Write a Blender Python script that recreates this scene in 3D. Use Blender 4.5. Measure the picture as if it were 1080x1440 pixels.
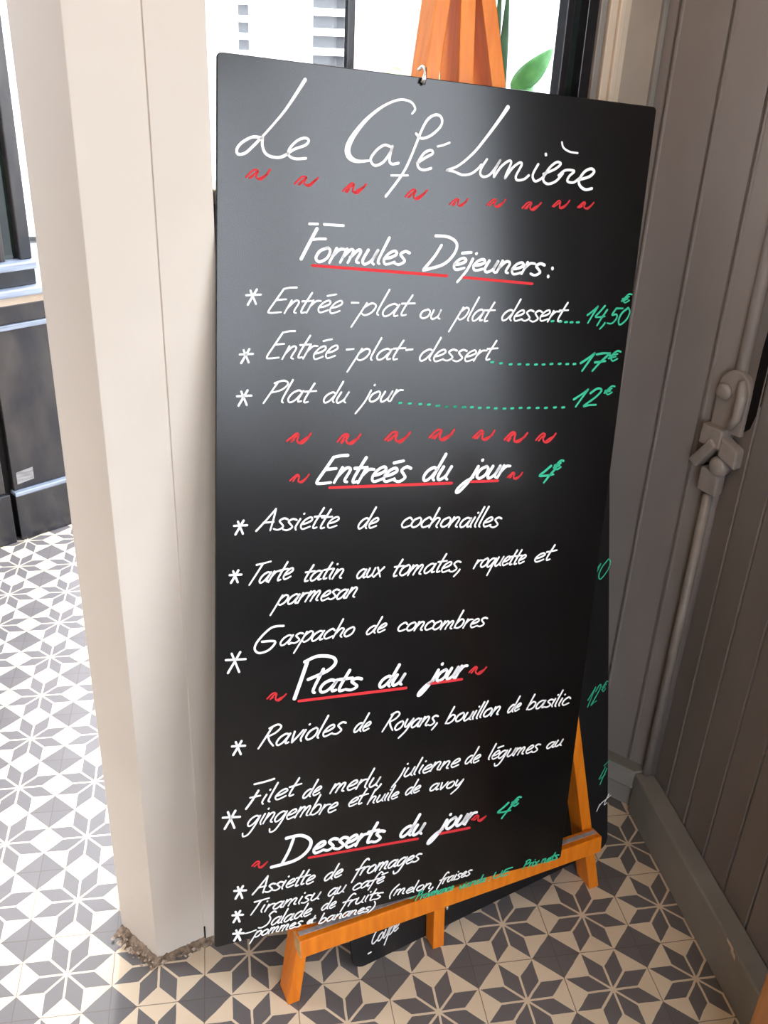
import bpy, bmesh, math, random
from mathutils import Vector, Matrix, noise

random.seed(11)
scene = bpy.context.scene
for o in list(bpy.data.objects):
    bpy.data.objects.remove(o)
COL = scene.collection

# ------------------------------------------------------------------ camera
cam_d = bpy.data.cameras.new('camera')
cam_d.sensor_fit = 'VERTICAL'
cam_d.sensor_height = 36.0
cam_d.lens = 1330.384 / 1440 * 36.0
cam_d.clip_start = 0.02
cam = bpy.data.objects.new('camera', cam_d)
COL.objects.link(cam)
CAM = Vector((0.34928813, -1.32119706, 1.71447907))
cam.matrix_world = Matrix(((0.985678, 0.0388584, -0.1641, CAM.x),
                           (-0.1633199, 0.4624115, -0.8714943, CAM.y),
                           (0.0420168, 0.8858136, 0.4621352, CAM.z),
                           (0, 0, 0, 1)))
scene.camera = cam

# ------------------------------------------------------------------ light
world = bpy.data.worlds.new('sky')
scene.world = world
world.use_nodes = True
bg = world.node_tree.nodes['Background']
bg.inputs[0].default_value = (0.85, 0.915, 1.0, 1)
bg.inputs[1].default_value = 9.0

sun_d = bpy.data.lights.new('sun', 'SUN')
sun_d.energy = 1.3
sun_d.angle = math.radians(2.5)
sun_d.color = (1.0, 0.955, 0.93)
sun = bpy.data.objects.new('sun', sun_d)
sun.rotation_euler = (math.radians(-32), 0, math.radians(0))
sun.location = (0, 4, 6)
COL.objects.link(sun)

scene.view_settings.view_transform = 'Standard'
scene.view_settings.look = 'None'
scene.view_settings.exposure = 0.12
scene.view_settings.gamma = 1.0
scene.view_settings.use_curve_mapping = False
try:
    scene.cycles.max_bounces = 10
    scene.cycles.diffuse_bounces = 6
    scene.cycles.transparent_max_bounces = 12
    scene.cycles.use_denoising = True
except Exception:
    pass

# ------------------------------------------------------------------ materials
def base_mat(name, col, rough=0.6, spec=0.5, metal=0.0):
    m = bpy.data.materials.new(name)
    m.use_nodes = True
    b = m.node_tree.nodes['Principled BSDF']
    b.inputs['Base Color'].default_value = (*col, 1)
    b.inputs['Roughness'].default_value = rough
    b.inputs['Specular IOR Level'].default_value = spec
    b.inputs['Metallic'].default_value = metal
    return m

def noisy(name, c1, c2, scale=(8, 8, 8), rough=0.6, spec=0.5, detail=4, bump=0.0, bscale=60, lo=0.35, hi=0.7, metal=0.0):
    m = base_mat(name, c1, rough, spec, metal)
    nt = m.node_tree
    b = nt.nodes['Principled BSDF']
    tc = nt.nodes.new('ShaderNodeTexCoord')
    mp = nt.nodes.new('ShaderNodeMapping')
    mp.inputs['Scale'].default_value = scale
    nz = nt.nodes.new('ShaderNodeTexNoise')
    nz.inputs['Scale'].default_value = 1.0
    nz.inputs['Detail'].default_value = detail
    rp = nt.nodes.new('ShaderNodeValToRGB')
    rp.color_ramp.elements[0].position = lo
    rp.color_ramp.elements[1].position = hi
    rp.color_ramp.elements[0].color = (*c1, 1)
    rp.color_ramp.elements[1].color = (*c2, 1)
    nt.links.new(tc.outputs['Object'], mp.inputs[0])
    nt.links.new(mp.outputs[0], nz.inputs['Vector'])
    nt.links.new(nz.outputs[0], rp.inputs[0])
    nt.links.new(rp.outputs[0], b.inputs['Base Color'])
    if bump:
        n2 = nt.nodes.new('ShaderNodeTexNoise')
        n2.inputs['Scale'].default_value = bscale
        n2.inputs['Detail'].default_value = 3
        nt.links.new(tc.outputs['Object'], n2.inputs['Vector'])
        bp = nt.nodes.new('ShaderNodeBump')
        bp.inputs['Strength'].default_value = bump
        bp.inputs['Distance'].default_value = 0.01
        nt.links.new(n2.outputs[0], bp.inputs['Height'])
        nt.links.new(bp.outputs[0], b.inputs['Normal'])
    return m

T = 0.18
def tile_material():
    m = base_mat('star_cement_tile', (0.5, 0.4, 0.3), 0.42, 0.4)
    nt = m.node_tree
    b = nt.nodes['Principled BSDF']
    def M(op, a, c=None, d=None):
        n = nt.nodes.new('ShaderNodeMath')
        n.operation = op
        for i, v in enumerate((a, c, d)):
            if v is None:
                continue
            if isinstance(v, (int, float)):
                n.inputs[i].default_value = v
            else:
                nt.links.new(v, n.inputs[i])
        return n.outputs[0]
    geo = nt.nodes.new('ShaderNodeNewGeometry')
    wob = nt.nodes.new('ShaderNodeTexNoise')
    wob.inputs['Scale'].default_value = 35
    wob.inputs['Detail'].default_value = 2
    nt.links.new(geo.outputs['Position'], wob.inputs['Vector'])
    sep = nt.nodes.new('ShaderNodeSeparateXYZ')
    nt.links.new(geo.outputs['Position'], sep.inputs[0])
    w = M('MULTIPLY', M('SUBTRACT', wob.outputs[0], 0.5), 0.012)
    x = M('ADD', M('DIVIDE', sep.outputs[0], T), w)
    y = M('SUBTRACT', M('DIVIDE', sep.outputs[1], T), w)
    cx = M('FLOOR', M('ADD', x, 0.5))
    cy = M('FLOOR', M('ADD', y, 0.5))
    X = M('ABSOLUTE', M('SUBTRACT', x, cx))
    Y = M('ABSOLUTE', M('SUBTRACT', y, cy))
    mx = M('MAXIMUM', X, Y)
    mn = M('MINIMUM', X, Y)
    df = M('SUBTRACT', mx, mn)
    petal = M('MULTIPLY', M('MULTIPLY', M('GREATER_THAN', mn, 0.013), M('LESS_THAN', mn, 0.200)),
              M('MULTIPLY', M('GREATER_THAN', df, 0.019), M('LESS_THAN', df, 0.284)))
    corner = M('GREATER_THAN', M('ADD', X, Y), 0.712)
    rad = M('ADD', M('MULTIPLY', X, X), M('MULTIPLY', Y, Y))
    petal = M('MULTIPLY', petal, M('GREATER_THAN', rad, 0.0012))
    dark = M('MAXIMUM', petal, corner)
    grout = M('MULTIPLY', M('GREATER_THAN', mx, 0.4945), 0.75)
    cmb = nt.nodes.new('ShaderNodeCombineXYZ')
    nt.links.new(cx, cmb.inputs[0])
    nt.links.new(cy, cmb.inputs[1])
    wn = nt.nodes.new('ShaderNodeTexWhiteNoise')
    nt.links.new(cmb.outputs[0], wn.inputs['Vector'])
    cl = nt.nodes.new('ShaderNodeTexNoise')
    cl.inputs['Scale'].default_value = 14
    cl.inputs['Detail'].default_value = 6
    nt.links.new(geo.outputs['Position'], cl.inputs['Vector'])
    fine = nt.nodes.new('ShaderNodeTexNoise')
    fine.inputs['Scale'].default_value = 260
    nt.links.new(geo.outputs['Position'], fine.inputs['Vector'])
    def mix(f, a, c):
        n = nt.nodes.new('ShaderNodeMix')
        n.data_type = 'RGBA'
        for idx, v in ((0, f), (6, a), (7, c)):
            if isinstance(v, (int, float)):
                n.inputs[idx].default_value = v
            elif isinstance(v, tuple):
                n.inputs[idx].default_value = (*v, 1)
            else:
                nt.links.new(v, n.inputs[idx])
        return n.outputs[2]
    cream = mix(cl.outputs[0], (0.70, 0.575, 0.43), (0.60, 0.475, 0.335))
    grey = mix(wn.outputs[0], (0.112, 0.099, 0.099), (0.131, 0.116, 0.115))
    grey = mix(M('MULTIPLY', fine.outputs[0], 0.35), grey, (0.16, 0.15, 0.155))
    c = mix(dark, cream, grey)
    c = mix(grout, c, (0.10, 0.075, 0.055))
    nt.links.new(c, b.inputs['Base Color'])
    bp = nt.nodes.new('ShaderNodeBump')
    bp.inputs['Strength'].default_value = 0.25
    bp.inputs['Distance'].default_value = 0.004
    nt.links.new(M('SUBTRACT', cl.outputs[0], M('MULTIPLY', grout, 1.0)), bp.inputs['Height'])
    nt.links.new(bp.outputs[0], b.inputs['Normal'])
    return m

def glass_material(name, tint=(1, 1, 1), gloss=0.07):
    m = bpy.data.materials.new(name)
    m.use_nodes = True
    nt = m.node_tree
    nt.nodes.remove(nt.nodes['Principled BSDF'])
    tr = nt.nodes.new('ShaderNodeBsdfTransparent')
    tr.inputs[0].default_value = (*tint, 1)
    gl = nt.nodes.new('ShaderNodeBsdfGlossy')
    gl.inputs['Roughness'].default_value = 0.03
    mx = nt.nodes.new('ShaderNodeMixShader')
    mx.inputs[0].default_value = gloss
    nt.links.new(tr.outputs[0], mx.inputs[1])
    nt.links.new(gl.outputs[0], mx.inputs[2])
    nt.links.new(mx.outputs[0], nt.nodes['Material Output'].inputs[0])
    return m

def brick_material():
    m = base_mat('pink_brick', (0.5, 0.35, 0.33), 0.9, 0.2)
    nt = m.node_tree
    b = nt.nodes['Principled BSDF']
    tc = nt.nodes.new('ShaderNodeTexCoord')
    mp = nt.nodes.new('ShaderNodeMapping')
    mp.inputs['Rotation'].default_value = (math.radians(90), 0, 0)
    br = nt.nodes.new('ShaderNodeTexBrick')
    br.inputs['Color1'].default_value = (0.29, 0.195, 0.195, 1)  # pale low-contrast tones stand for the overexposed street
    br.inputs['Color2'].default_value = (0.33, 0.25, 0.25, 1)
    br.inputs['Mortar'].default_value = (0.40, 0.355, 0.355, 1)
    br.inputs['Scale'].default_value = 3.0
    br.inputs['Mortar Size'].default_value = 0.03
    nt.links.new(tc.outputs['Object'], mp.inputs[0])
    nt.links.new(mp.outputs[0], br.inputs['Vector'])
    nt.links.new(br.outputs['Color'], b.inputs['Base Color'])
    return m

M_tile = tile_material()
M_paint = noisy('cream_paint', (0.515, 0.462, 0.405), (0.56, 0.507, 0.448), (3, 3, 3), 0.45, 0.35, bump=0.06, bscale=22)
M_greypaint = noisy('grey_brown_paint', (0.162, 0.145, 0.137), (0.195, 0.173, 0.163), (5, 5, 2), 0.5, 0.35, bump=0.05, bscale=40)
M_skirt = noisy('grey_gloss_paint', (0.20, 0.19, 0.178), (0.235, 0.224, 0.208), (9, 9, 9), 0.42, 0.4)
M_trim = noisy('pale_trim_paint', (0.50, 0.43, 0.34), (0.56, 0.48, 0.385), (9, 9, 9), 0.45, 0.4)
M_beige = noisy('beige_board_paint', (0.30, 0.255, 0.215), (0.35, 0.30, 0.25), (9, 9, 9), 0.5, 0.3)
M_ceiling = base_mat('ceiling_white', (0.72, 0.69, 0.64), 0.9)
M_inner = base_mat('inner_wall_plaster', (0.50, 0.36, 0.24), 0.8)
M_board = noisy('blackboard_paint', (0.0028, 0.0028, 0.0032), (0.0052, 0.0052, 0.0056), (4, 4, 4), 0.21, 0.5)
M_board2 = noisy('blackboard_paint_matt', (0.0075, 0.0075, 0.0085), (0.012, 0.012, 0.013), (5, 5, 5), 0.5, 0.35)
M_white = base_mat('white_marker', (0.82, 0.83, 0.84), 0.7, 0.2)
M_red = base_mat('red_marker', (0.56, 0.028, 0.034), 0.7, 0.2)
M_green = base_mat('green_marker', (0.035, 0.43, 0.25), 0.7, 0.2)
M_wood = noisy('orange_stained_wood', (0.57, 0.142, 0.004), (0.70, 0.205, 0.009), (70, 70, 5), 0.38, 0.45, bump=0.05, bscale=60)
M_woodraw = noisy('worn_pale_wood', (0.55, 0.33, 0.15), (0.40, 0.22, 0.08), (60, 60, 60), 0.6, 0.3)
M_groove = noisy('chalky_groove', (0.25, 0.22, 0.22), (0.40, 0.37, 0.38), (90, 90, 90), 0.8, 0.2)
M_steel = base_mat('zinc_steel', (0.62, 0.62, 0.62), 0.3, 0.5, 1.0)
M_black = noisy('black_gloss_paint', (0.008, 0.008, 0.011), (0.02, 0.02, 0.024), (12, 12, 3), 0.25, 0.5)
M_front = noisy('weathered_black_paint', (0.010, 0.010, 0.014), (0.050, 0.042, 0.038), (9, 9, 4.5), 0.36, 0.4, detail=8)
M_sillsheen = noisy('sill_sky_sheen', (0.10, 0.12, 0.16), (0.30, 0.34, 0.42), (3, 3, 30), 0.2, 0.6)  # blue-white sky reflection on the sills put into the base colour
M_tan = noisy('tan_strip', (0.42, 0.33, 0.25), (0.52, 0.43, 0.34), (12, 12, 40), 0.6, 0.3)
M_label = noisy('paper_label', (0.22, 0.21, 0.21), (0.09, 0.09, 0.09), (14, 14, 130), 0.7, 0.2, lo=0.45, hi=0.75)
M_glass = glass_material('window_glass')
M_clear = glass_material('clear_street_glass', gloss=0.018)
M_darkglass = noisy('dark_reflecting_glass', (0.006, 0.010, 0.010), (0.012, 0.022, 0.016), (6, 6, 6), 0.06, 0.6)
M_hole = base_mat('dark_gap', (0.008, 0.007, 0.007), 0.9, 0.1)
M_mortar = noisy('crumbled_mortar', (0.30, 0.22, 0.16), (0.09, 0.07, 0.055), (80, 80, 80), 0.95, 0.1, bump=0.8, bscale=120)
M_rubble = noisy('plaster_crumb', (0.55, 0.46, 0.38), (0.26, 0.19, 0.14), (60, 60, 60), 0.95, 0.1)
M_facade = base_mat('white_render', (0.86, 0.85, 0.82), 0.9, 0.2)
M_slat = base_mat('grey_shutter_paint', (0.055, 0.055, 0.058), 0.6, 0.3)
M_slatw = base_mat('white_shutter_bar', (0.85, 0.85, 0.86), 0.6, 0.3)
M_brick = brick_material()
M_leaf = noisy('leaf_green', (0.05, 0.20, 0.05), (0.11, 0.34, 0.10), (30, 30, 30), 0.35, 0.5)
M_leafdark = noisy('leaf_dark', (0.015, 0.06, 0.025), (0.03, 0.10, 0.04), (30, 30, 30), 0.4, 0.5)
M_hedge = noisy('hedge_green', (0.13, 0.20, 0.09), (0.24, 0.33, 0.17), (14, 14, 14), 0.8, 0.2)
M_pot = noisy('terracotta', (0.35, 0.14, 0.07), (0.45, 0.20, 0.11), (12, 12, 12), 0.8, 0.2)
M_soil = noisy('potting_soil', (0.03, 0.02, 0.014), (0.06, 0.04, 0.03), (60, 60, 60), 0.95, 0.1)
M_brownwood = noisy('brown_wood', (0.30, 0.12, 0.035), (0.40, 0.17, 0.055), (50, 50, 5), 0.45, 0.4)
M_asphalt = noisy('street_asphalt', (0.22, 0.22, 0.22), (0.30, 0.30, 0.30), (20, 20, 20), 0.9, 0.2)
M_iron = noisy('painted_iron', (0.21, 0.185, 0.172), (0.26, 0.228, 0.212), (30, 30, 30), 0.38, 0.5)

# ------------------------------------------------------------------ mesh helpers
class MB:
    """collects shapes in world coordinates, then links them as one mesh object"""
    def __init__(self):
        self.v, self.f = [], []
    def add(self, vs, fs):
        n = len(self.v)
        self.v += [Vector(p) for p in vs]
        self.f += [tuple(i + n for i in q) for q in fs]
        return self
    def prism(self, poly, h):
        """poly: list of 3-D points (closed outline), h: extrusion vector"""
        n = len(poly)
        p = [Vector(q) for q in poly]
        h = Vector(h)
        fs = [tuple(range(n))[::-1], tuple(range(n, 2 * n))]
        fs += [(i, (i + 1) % n, (i + 1) % n + n, i + n) for i in range(n)]
        return self.add(p + [q + h for q in p], fs)
    def box(self, o, a, b, c):
        o, a, b, c = Vector(o), Vector(a), Vector(b), Vector(c)
        return self.prism([o, o + a, o + a + b, o + b], c)
    def aabb(self, x0, y0, z0, x1, y1, z1):
        return self.box((x0, y0, z0), (x1 - x0, 0, 0), (0, y1 - y0, 0), (0, 0, z1 - z0))
    def tube(self, path, r, seg=10, cap=True):
        path = [Vector(p) for p in path]
        rs = r if isinstance(r, (list, tuple)) else [r] * len(path)
        vs, fs = [], []
        prev = None
        for i, p in enumerate(path):
            t = (path[min(i + 1, len(path) - 1)] - path[max(i - 1, 0)]).normalized()
            ref = prev if prev is not None else (Vector((0, 0, 1)) if abs(t.z) < 0.9 else Vector((1, 0, 0)))
            s = t.cross(ref).normalized()
            u = s.cross(t).normalized()
            prev = u
            for k in range(seg):
                a = 2 * math.pi * k / seg
                vs.append(p + rs[i] * (math.cos(a) * s + math.sin(a) * u))
        for i in range(len(path) - 1):
            for k in range(seg):
                fs.append((i * seg + k, i * seg + (k + 1) % seg, (i + 1) * seg + (k + 1) % seg, (i + 1) * seg + k))
        if cap:
            fs.append(tuple(range(seg))[::-1])
            fs.append(tuple(range((len(path) - 1) * seg, len(path) * seg)))
        return self.add(vs, fs)
    def lathe(self, o, axis, prof, seg=20):
        """prof: list of (distance along axis, radius)"""
        o, ax = Vector(o), Vector(axis).normalized()
        ref = Vector((0, 0, 1)) if abs(ax.z) < 0.9 else Vector((1, 0, 0))
        s = ax.cross(ref).normalized()
        u = s.cross(ax)
        vs, fs = [], []
        for d, r in prof:
            for k in range(seg):
                a = 2 * math.pi * k / seg
                vs.append(o + ax * d + r * (math.cos(a) * s + math.sin(a) * u))
        n = len(prof)
        for i in range(n - 1):
            for k in range(seg):
                fs.append((i * seg + k, i * seg + (k + 1) % seg, (i + 1) * seg + (k + 1) % seg, (i + 1) * seg + k))
        fs.append(tuple(range(seg))[::-1])
        fs.append(tuple(range((n - 1) * seg, n * seg)))
        return self.add(vs, fs)
    def obj(self, name, mat, parent=None, loc=None, bevel=0.0, smooth=False, label=None, seg=2):
        org = parent_loc(parent) if parent is not None else Vector(loc or (0, 0, 0))
        me = bpy.data.meshes.new(name)
        me.from_pydata([p - org for p in self.v], [], self.f)
        me.update()
        bm = bmesh.new()
        bm.from_mesh(me)
        bmesh.ops.recalc_face_normals(bm, faces=bm.faces)
        bm.to_mesh(me)
        bm.free()
        me.materials.append(mat)
        o = bpy.data.objects.new(name, me)
        COL.objects.link(o)
        if parent is None:
            o.location = org
        else:
            o.parent = parent
        if smooth:
            for p in me.polygons:
                p.use_smooth = True
        if bevel:
            md = o.modifiers.new('bevel', 'BEVEL')
            md.width = bevel
            md.segments = seg
            md.limit_method = 'ANGLE'
            md.angle_limit = math.radians(40)
            for p in me.polygons:
                p.use_smooth = False
        if label:
            o['label'] = label
        return o

def parent_loc(o):
    p = Vector((0, 0, 0))
    while o is not None:
        p += Vector(o.location)
        o = o.parent
    return p

def tag(o, label, cat, group=None, kind=None):
    o['label'] = label
    o['category'] = cat
    if group:
        o['group'] = group
    if kind:
        o['kind'] = kind
    return o

def thing(name, label, cat, loc, group=None, kind=None):
    o = bpy.data.objects.new(name, None)
    o.empty_display_size = 0.05
    o.location = loc
    COL.objects.link(o)
    return tag(o, label, cat, group, kind)

Z = Vector((0, 0, 1))

# ------------------------------------------------------------------ setting
tag(MB().aabb(-2.6, -3.2, -0.05, 1.62, 3.2, 0.0).obj('floor', M_tile),
    'star patterned cement tile floor in cream and dark grey', 'floor', kind='structure')
tag(MB().aabb(-30, -30, -0.12, 30, 40, -0.06).obj('street_ground', M_asphalt),
    'grey street surface outside beyond the tiled terrace', 'street', kind='structure')

# pillar between the doorway and the window
def wl(az, off=0.0):
    """point on the window wall line seen along compass direction az (degrees) from the viewpoint"""
    t, c = math.sin(math.radians(az)), math.cos(math.radians(az))
    k = (0.189 + off - 0.364 * 0.348 + 0.364 * CAM.x - CAM.y) / (c - 0.364 * t)
    return Vector((CAM.x + k * t, CAM.y + k * c, 0))
WD = Vector((1, 0.364, 0)).normalized()
WN = Vector((WD.y, -WD.x, 0))          # towards the room

H = 2.7
pil = [(0.100, 0.094), (0.177, 0.005), (0.2695, 0.0395), (0.2703, 0.0371), (0.348, 0.0605), (0.3475, 0.20), (0.14, 0.24), (0.105, 0.21)]
wp = tag(MB().prism([(x, y, 0.006) for x, y in pil], (0, 0, H)).obj('wall_left', M_paint, bevel=0.0025),
         'cream painted pillar between open doorway and window', 'pillar', kind='structure')
MB().prism([(0.2700, 0.0362, 0.018), (0.2718, 0.0335, 0.018), (0.2735, 0.0342, 0.018), (0.2728, 0.037, 0.018)], (0, 0, 0.032)).obj('paint_crack', M_hole, wp)
# broken mortar at the foot of the pillar
def rubble_strip(p, q, nrm, wid, n):
    vs, fs = [], []
    p, q, nrm = Vector(p), Vector(q), Vector(nrm).normalized()
    for i in range(n + 1):
        t = i / n
        c = p.lerp(q, t)
        w = wid * (0.55 + 0.75 * noise.noise(Vector((i * 0.6, p.x * 40, 0))) + 0.25)
        w = max(0.004, w)
        h = 0.010 + 0.006 * noise.noise(Vector((i * 0.9, 5, p.y * 30)))
        vs += [c - nrm * 0.006 + Z * 0.0005, c - nrm * 0.006 + Z * (h + 0.006), c + nrm * w * 0.55 + Z * h * 0.6, c + nrm * w + Z * 0.0005]
    for i in range(n):
        for k in range(3):
            fs.append((i * 4 + k, i * 4 + k + 1, i * 4 + 5 + k, i * 4 + 4 + k))
    fs += [(0, 3, 2, 1), (n * 4, n * 4 + 1, n * 4 + 2, n * 4 + 3)]
    return vs, fs
mo = MB()
f1 = Vector((-0.089, -0.077, 0)).normalized()
f2 = Vector((0.0345, -0.0925, 0)).normalized()
mo.add(*rubble_strip((0.096, 0.088, 0), (0.180, -0.002, 0), (-0.757, -0.655, 0), 0.020, 26))
mo.add(*rubble_strip((0.174, 0.002, 0), (0.30, 0.044, 0), f2, 0.011, 30))
tag(mo.obj('mortar_bed', M_mortar), 'crumbling dark mortar along the foot of the cream pillar', 'mortar', kind='structure')
cr = MB()
for i in range(46):
    if i < 34:
        t = random.random()
        c = Vector((0.099, 0.086, 0)).lerp(Vector((0.176, -0.002, 0)), t) + f1 * random.uniform(0.004, 0.026)
    else:
        t = random.random()
        c = Vector((0.182, -0.003, 0)).lerp(Vector((0.29, 0.036, 0)), t) + f2 * random.uniform(0.003, 0.012)
    s = random.uniform(0.002, 0.0055)
    pts = []
    for d in ((1, 0, 0), (-1, 0, 0), (0, 1, 0), (0, -1, 0), (0, 0, 1), (0, 0, -1)):
        pts.append(c + Vector(d) * s * random.uniform(0.6, 1.2) + Z * (s * 0.9 + random.uniform(0.002, 0.008)))
    cr.add(pts, [(0, 2, 4), (2, 1, 4), (1, 3, 4), (3, 0, 4), (2, 0, 5), (1, 2, 5), (3, 1, 5), (0, 3, 5)])
tag(cr.obj('plaster_crumbs', M_rubble), 'loose plaster crumbs on the tiles at the foot of the pillar', 'rubble', kind='stuff')

# window wall behind the boards
SILL = 1.455
A0, A1 = Vector((0.345, 0.188, 0)), wl(24.0)
def wbar(name, az0, az1, z0, z1, mat, depth=0.05, fwd=0.0, parent=None, bevel=0.002):
    p, q = wl(az0), wl(az1)
    return MB().box(p + WN * fwd + Z * z0, q - p, -WN * depth, Z * (z1 - z0)).obj(name, mat, parent, bevel=bevel)
p, q = A0, wl(18.7)
tag(MB().box(p, q - p, -WN * 0.07, Z * SILL).obj('wall_back', M_greypaint, bevel=0.002),
    'grey panel under the window behind the chalkboard', 'wall', kind='structure')
tag(MB().box(p + Z * 2.3 , wl(24.0) - p, -WN * 0.07, Z * 0.4).obj('trim_1', M_greypaint), 'painted lintel above the window', 'lintel', kind='structure')
win = thing('window_1', 'window with black mullion looking on to the sunlit street', 'window', tuple(wl(9.0) + Z * SILL), kind='structure')
MB().box(A0 + WN * 0.012 + Z * (SILL - 0.0), wl(18.7) - A0, -WN * 0.09, Z * 0.022).obj('window_sill', M_trim, win, bevel=0.003)
wbar('mullion', 7.50, 7.88, SILL + 0.022, 2.3, M_black, 0.014, parent=win)
wbar('frame_stile', 19.02, 19.42, SILL + 0.022, 2.3, M_black, 0.024, 0.004, parent=win)
wbar('frame_stile', 20.10, 20.66, 0.0, 2.3, M_black, 0.05, 0.004, parent=win)
wbar('side_pane', 19.4, 20.12, 0.0, 2.3, M_darkglass, 0.008, -0.016, parent=win, bevel=0)
wbar('frame_stile', 19.02, 19.42, 0.0, SILL + 0.022, M_black, 0.024, 0.004, parent=win)
gp = MB()
pa, pb = A0 - WN * 0.02, wl(18.72) - WN * 0.02
gp.box(pa + Z * (SILL + 0.02), pb - pa, -WN * 0.004, Z * (2.3 - SILL - 0.02))
gp.obj('pane', M_clear, win)
jamb = thing('trim_2', 'pale stepped moulding between window and corner', 'moulding', tuple(wl(22.0)), kind='structure')
wbar('edge_strip', 20.66, 20.98, 0, H, M_skirt, 0.05, 0.010, parent=jamb)
wbar('shadow_gap', 20.98, 21.06, 0, H, M_hole, 0.03, 0.0, parent=jamb, bevel=0)
wbar('moulding', 21.06, 21.45, 0, H, M_trim, 0.05, 0.014, parent=jamb)
wbar('moulding', 21.45, 21.75, 0, H, M_trim, 0.05, 0.020, parent=jamb)
wbar('moulding', 21.75, 22.15, 0, H, M_trim, 0.05, 0.012, parent=jamb)
wbar('flat_board', 22.15, 23.75, 0, H, M_beige, 0.05, 0.008, parent=jamb)
wbar('corner_bead', 23.72, 23.95, 0, H, M_skirt, 0.05, 0.016, parent=jamb)

# boarded corner and right wall
K0 = Vector((1.347, 0.285, 0))
K1 = Vector((1.151, 0.481, 0))
def boarded(mb, p, q, inward, grooves, z0, z1, gw=0.006, gd=0.006, thick=0.05):
    """a wall with vertical bead grooves, as one profile extruded upwards; grooves = distances from p"""
    d = (q - p)
    L = d.length
    d.normalize()
    prof = [p]
    for g in sorted(grooves):
        if g - gw * 1.6 < 0 or g + gw * 1.6 > L:
            continue
        for off, dep in ((-gw * 1.5, 0), (-gw * 1.1, 0.0018), (-gw * 0.55, 0.0018), (-gw * 0.4, -gd), (gw * 0.3, -gd), (gw * 0.5, 0.0)):
            prof.append(p + d * (g + off) + inward * dep)
    prof += [q, q - inward * thick, p - inward * thick]
    mb.prism([v + Z * z0 for v in prof], Z * (z1 - z0))
diag_in = Vector((-1, -1, 0)).normalized()
mb = MB()
boarded(mb, K0, K1, diag_in, [0.066, 0.152, 0.247], 0, H)
mb.prism([tuple(K1), (1.10, 0.47, 0), (1.10, 0.53, 0), tuple(K1 - diag_in * 0.07)], Z * H)
tag(mb.obj('wall_corner', M_greypaint), 'grey grooved boarding set diagonally across the corner', 'wall', kind='structure')
mb = MB()
R0, R1 = Vector((1.347, 0.285, 0)), Vector((1.347, -0.40, 0))
boarded(mb, R0, R1, Vector((-1, 0, 0)), [0.082, 0.172, 0.268, 0.36, 0.452, 0.545, 0.637], 0, H, thick=0.12)
mb.aabb(1.347, -3.2, 0, 1.467, -0.40, 0.86)
mb.aabb(1.347, -3.2, 2.35, 1.467, -0.40, H)
mb.aabb(1.347, -3.2, 0.86, 1.467, -2.55, 2.35)
tag(mb.obj('wall_right', M_greypaint), 'grey tongue and groove boarded wall with window further along', 'wall', kind='structure')
tag(MB().tube([K0 + Vector((-0.006, -0.002, 0.10)), K0 + Vector((-0.006, -0.002, 1.0)), K0 + Vector((-0.006, -0.002, H))], 0.013, 12).obj('trim_3', M_greypaint, smooth=True),
    'half round bead where the two grey boarded walls meet', 'bead', kind='structure')
w2 = thing('window_2', 'large window in the right wall beside the viewer', 'window', (1.40, -1.475, 0.86), kind='structure')
MB().aabb(1.33, -2.55, 0.86, 1.467, -0.40, 0.885).obj('window_sill', M_trim, w2, bevel=0.003)
for y0, y1 in ((-0.44, -0.40), (-1.50, -1.455), (-2.55, -2.51)):
    MB().aabb(1.385, y0, 0.885, 1.435, y1, 2.35).obj('frame_stile', M_trim, w2, bevel=0.002)
MB().aabb(1.385, -2.51, 2.30, 1.435, -0.44, 2.35).obj('frame_rail', M_trim, w2, bevel=0.002)
MB().aabb(1.408, -2.51, 0.885, 1.412, -0.44, 2.30).obj('pane', M_glass, w2)

# skirting
bs = MB()
SX = 1.297
bs.prism([(1.347, 0.285, 0), (SX + 0.002, 0.283, 0), (SX, -3.2, 0), (1.347, -3.2, 0)], Z * 0.122)
tag(bs.obj('baseboard_right', M_skirt, bevel=0.006, seg=3), 'deep grey painted skirting board along the right wall', 'baseboard', kind='structure')
bs = MB()
e0, e1 = Vector((SX, 0.2845, 0)), Vector((1.12, 0.462, 0))
o = diag_in * -0.036
bs.prism([e0 + Z * 0.07, e1 + Z * 0.07, e1 + o * 1.9 + Z * 0.07, Vector((1.347, 0.2855, 0.07))], Z * 0.054)
bs.prism([e0 + o * 0.5 + Z * 0, e1 + o * 0.5, e1 + o * 1.9, Vector((1.346, 0.2865, 0))], Z * 0.069)
tag(bs.obj('baseboard_corner', M_skirt, bevel=0.003), 'grey ledge skirting across the diagonal corner', 'baseboard', kind='structure')
# chipped paint on the skirting
ch = MB()
for (y, z, a, b) in ((-0.205, 0.121, 0.010, 0.004), (-0.192, 0.1215, 0.007, 0.003), (-0.214, 0.113, 0.012, 0.005)):
    ch.add([(SX - 0.0006, y - a, z - b), (SX - 0.0006, y + a * 0.6, z - b * 0.4), (SX + 0.001, y + a, z + b), (SX + 0.001, y - a * 0.5, z + b * 0.8)], [(0, 1, 2, 3)])
bpy.context.view_layer.update()
sk = bpy.data.objects['baseboard_right']
ch.obj('paint_chip', M_trim, sk)

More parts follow.
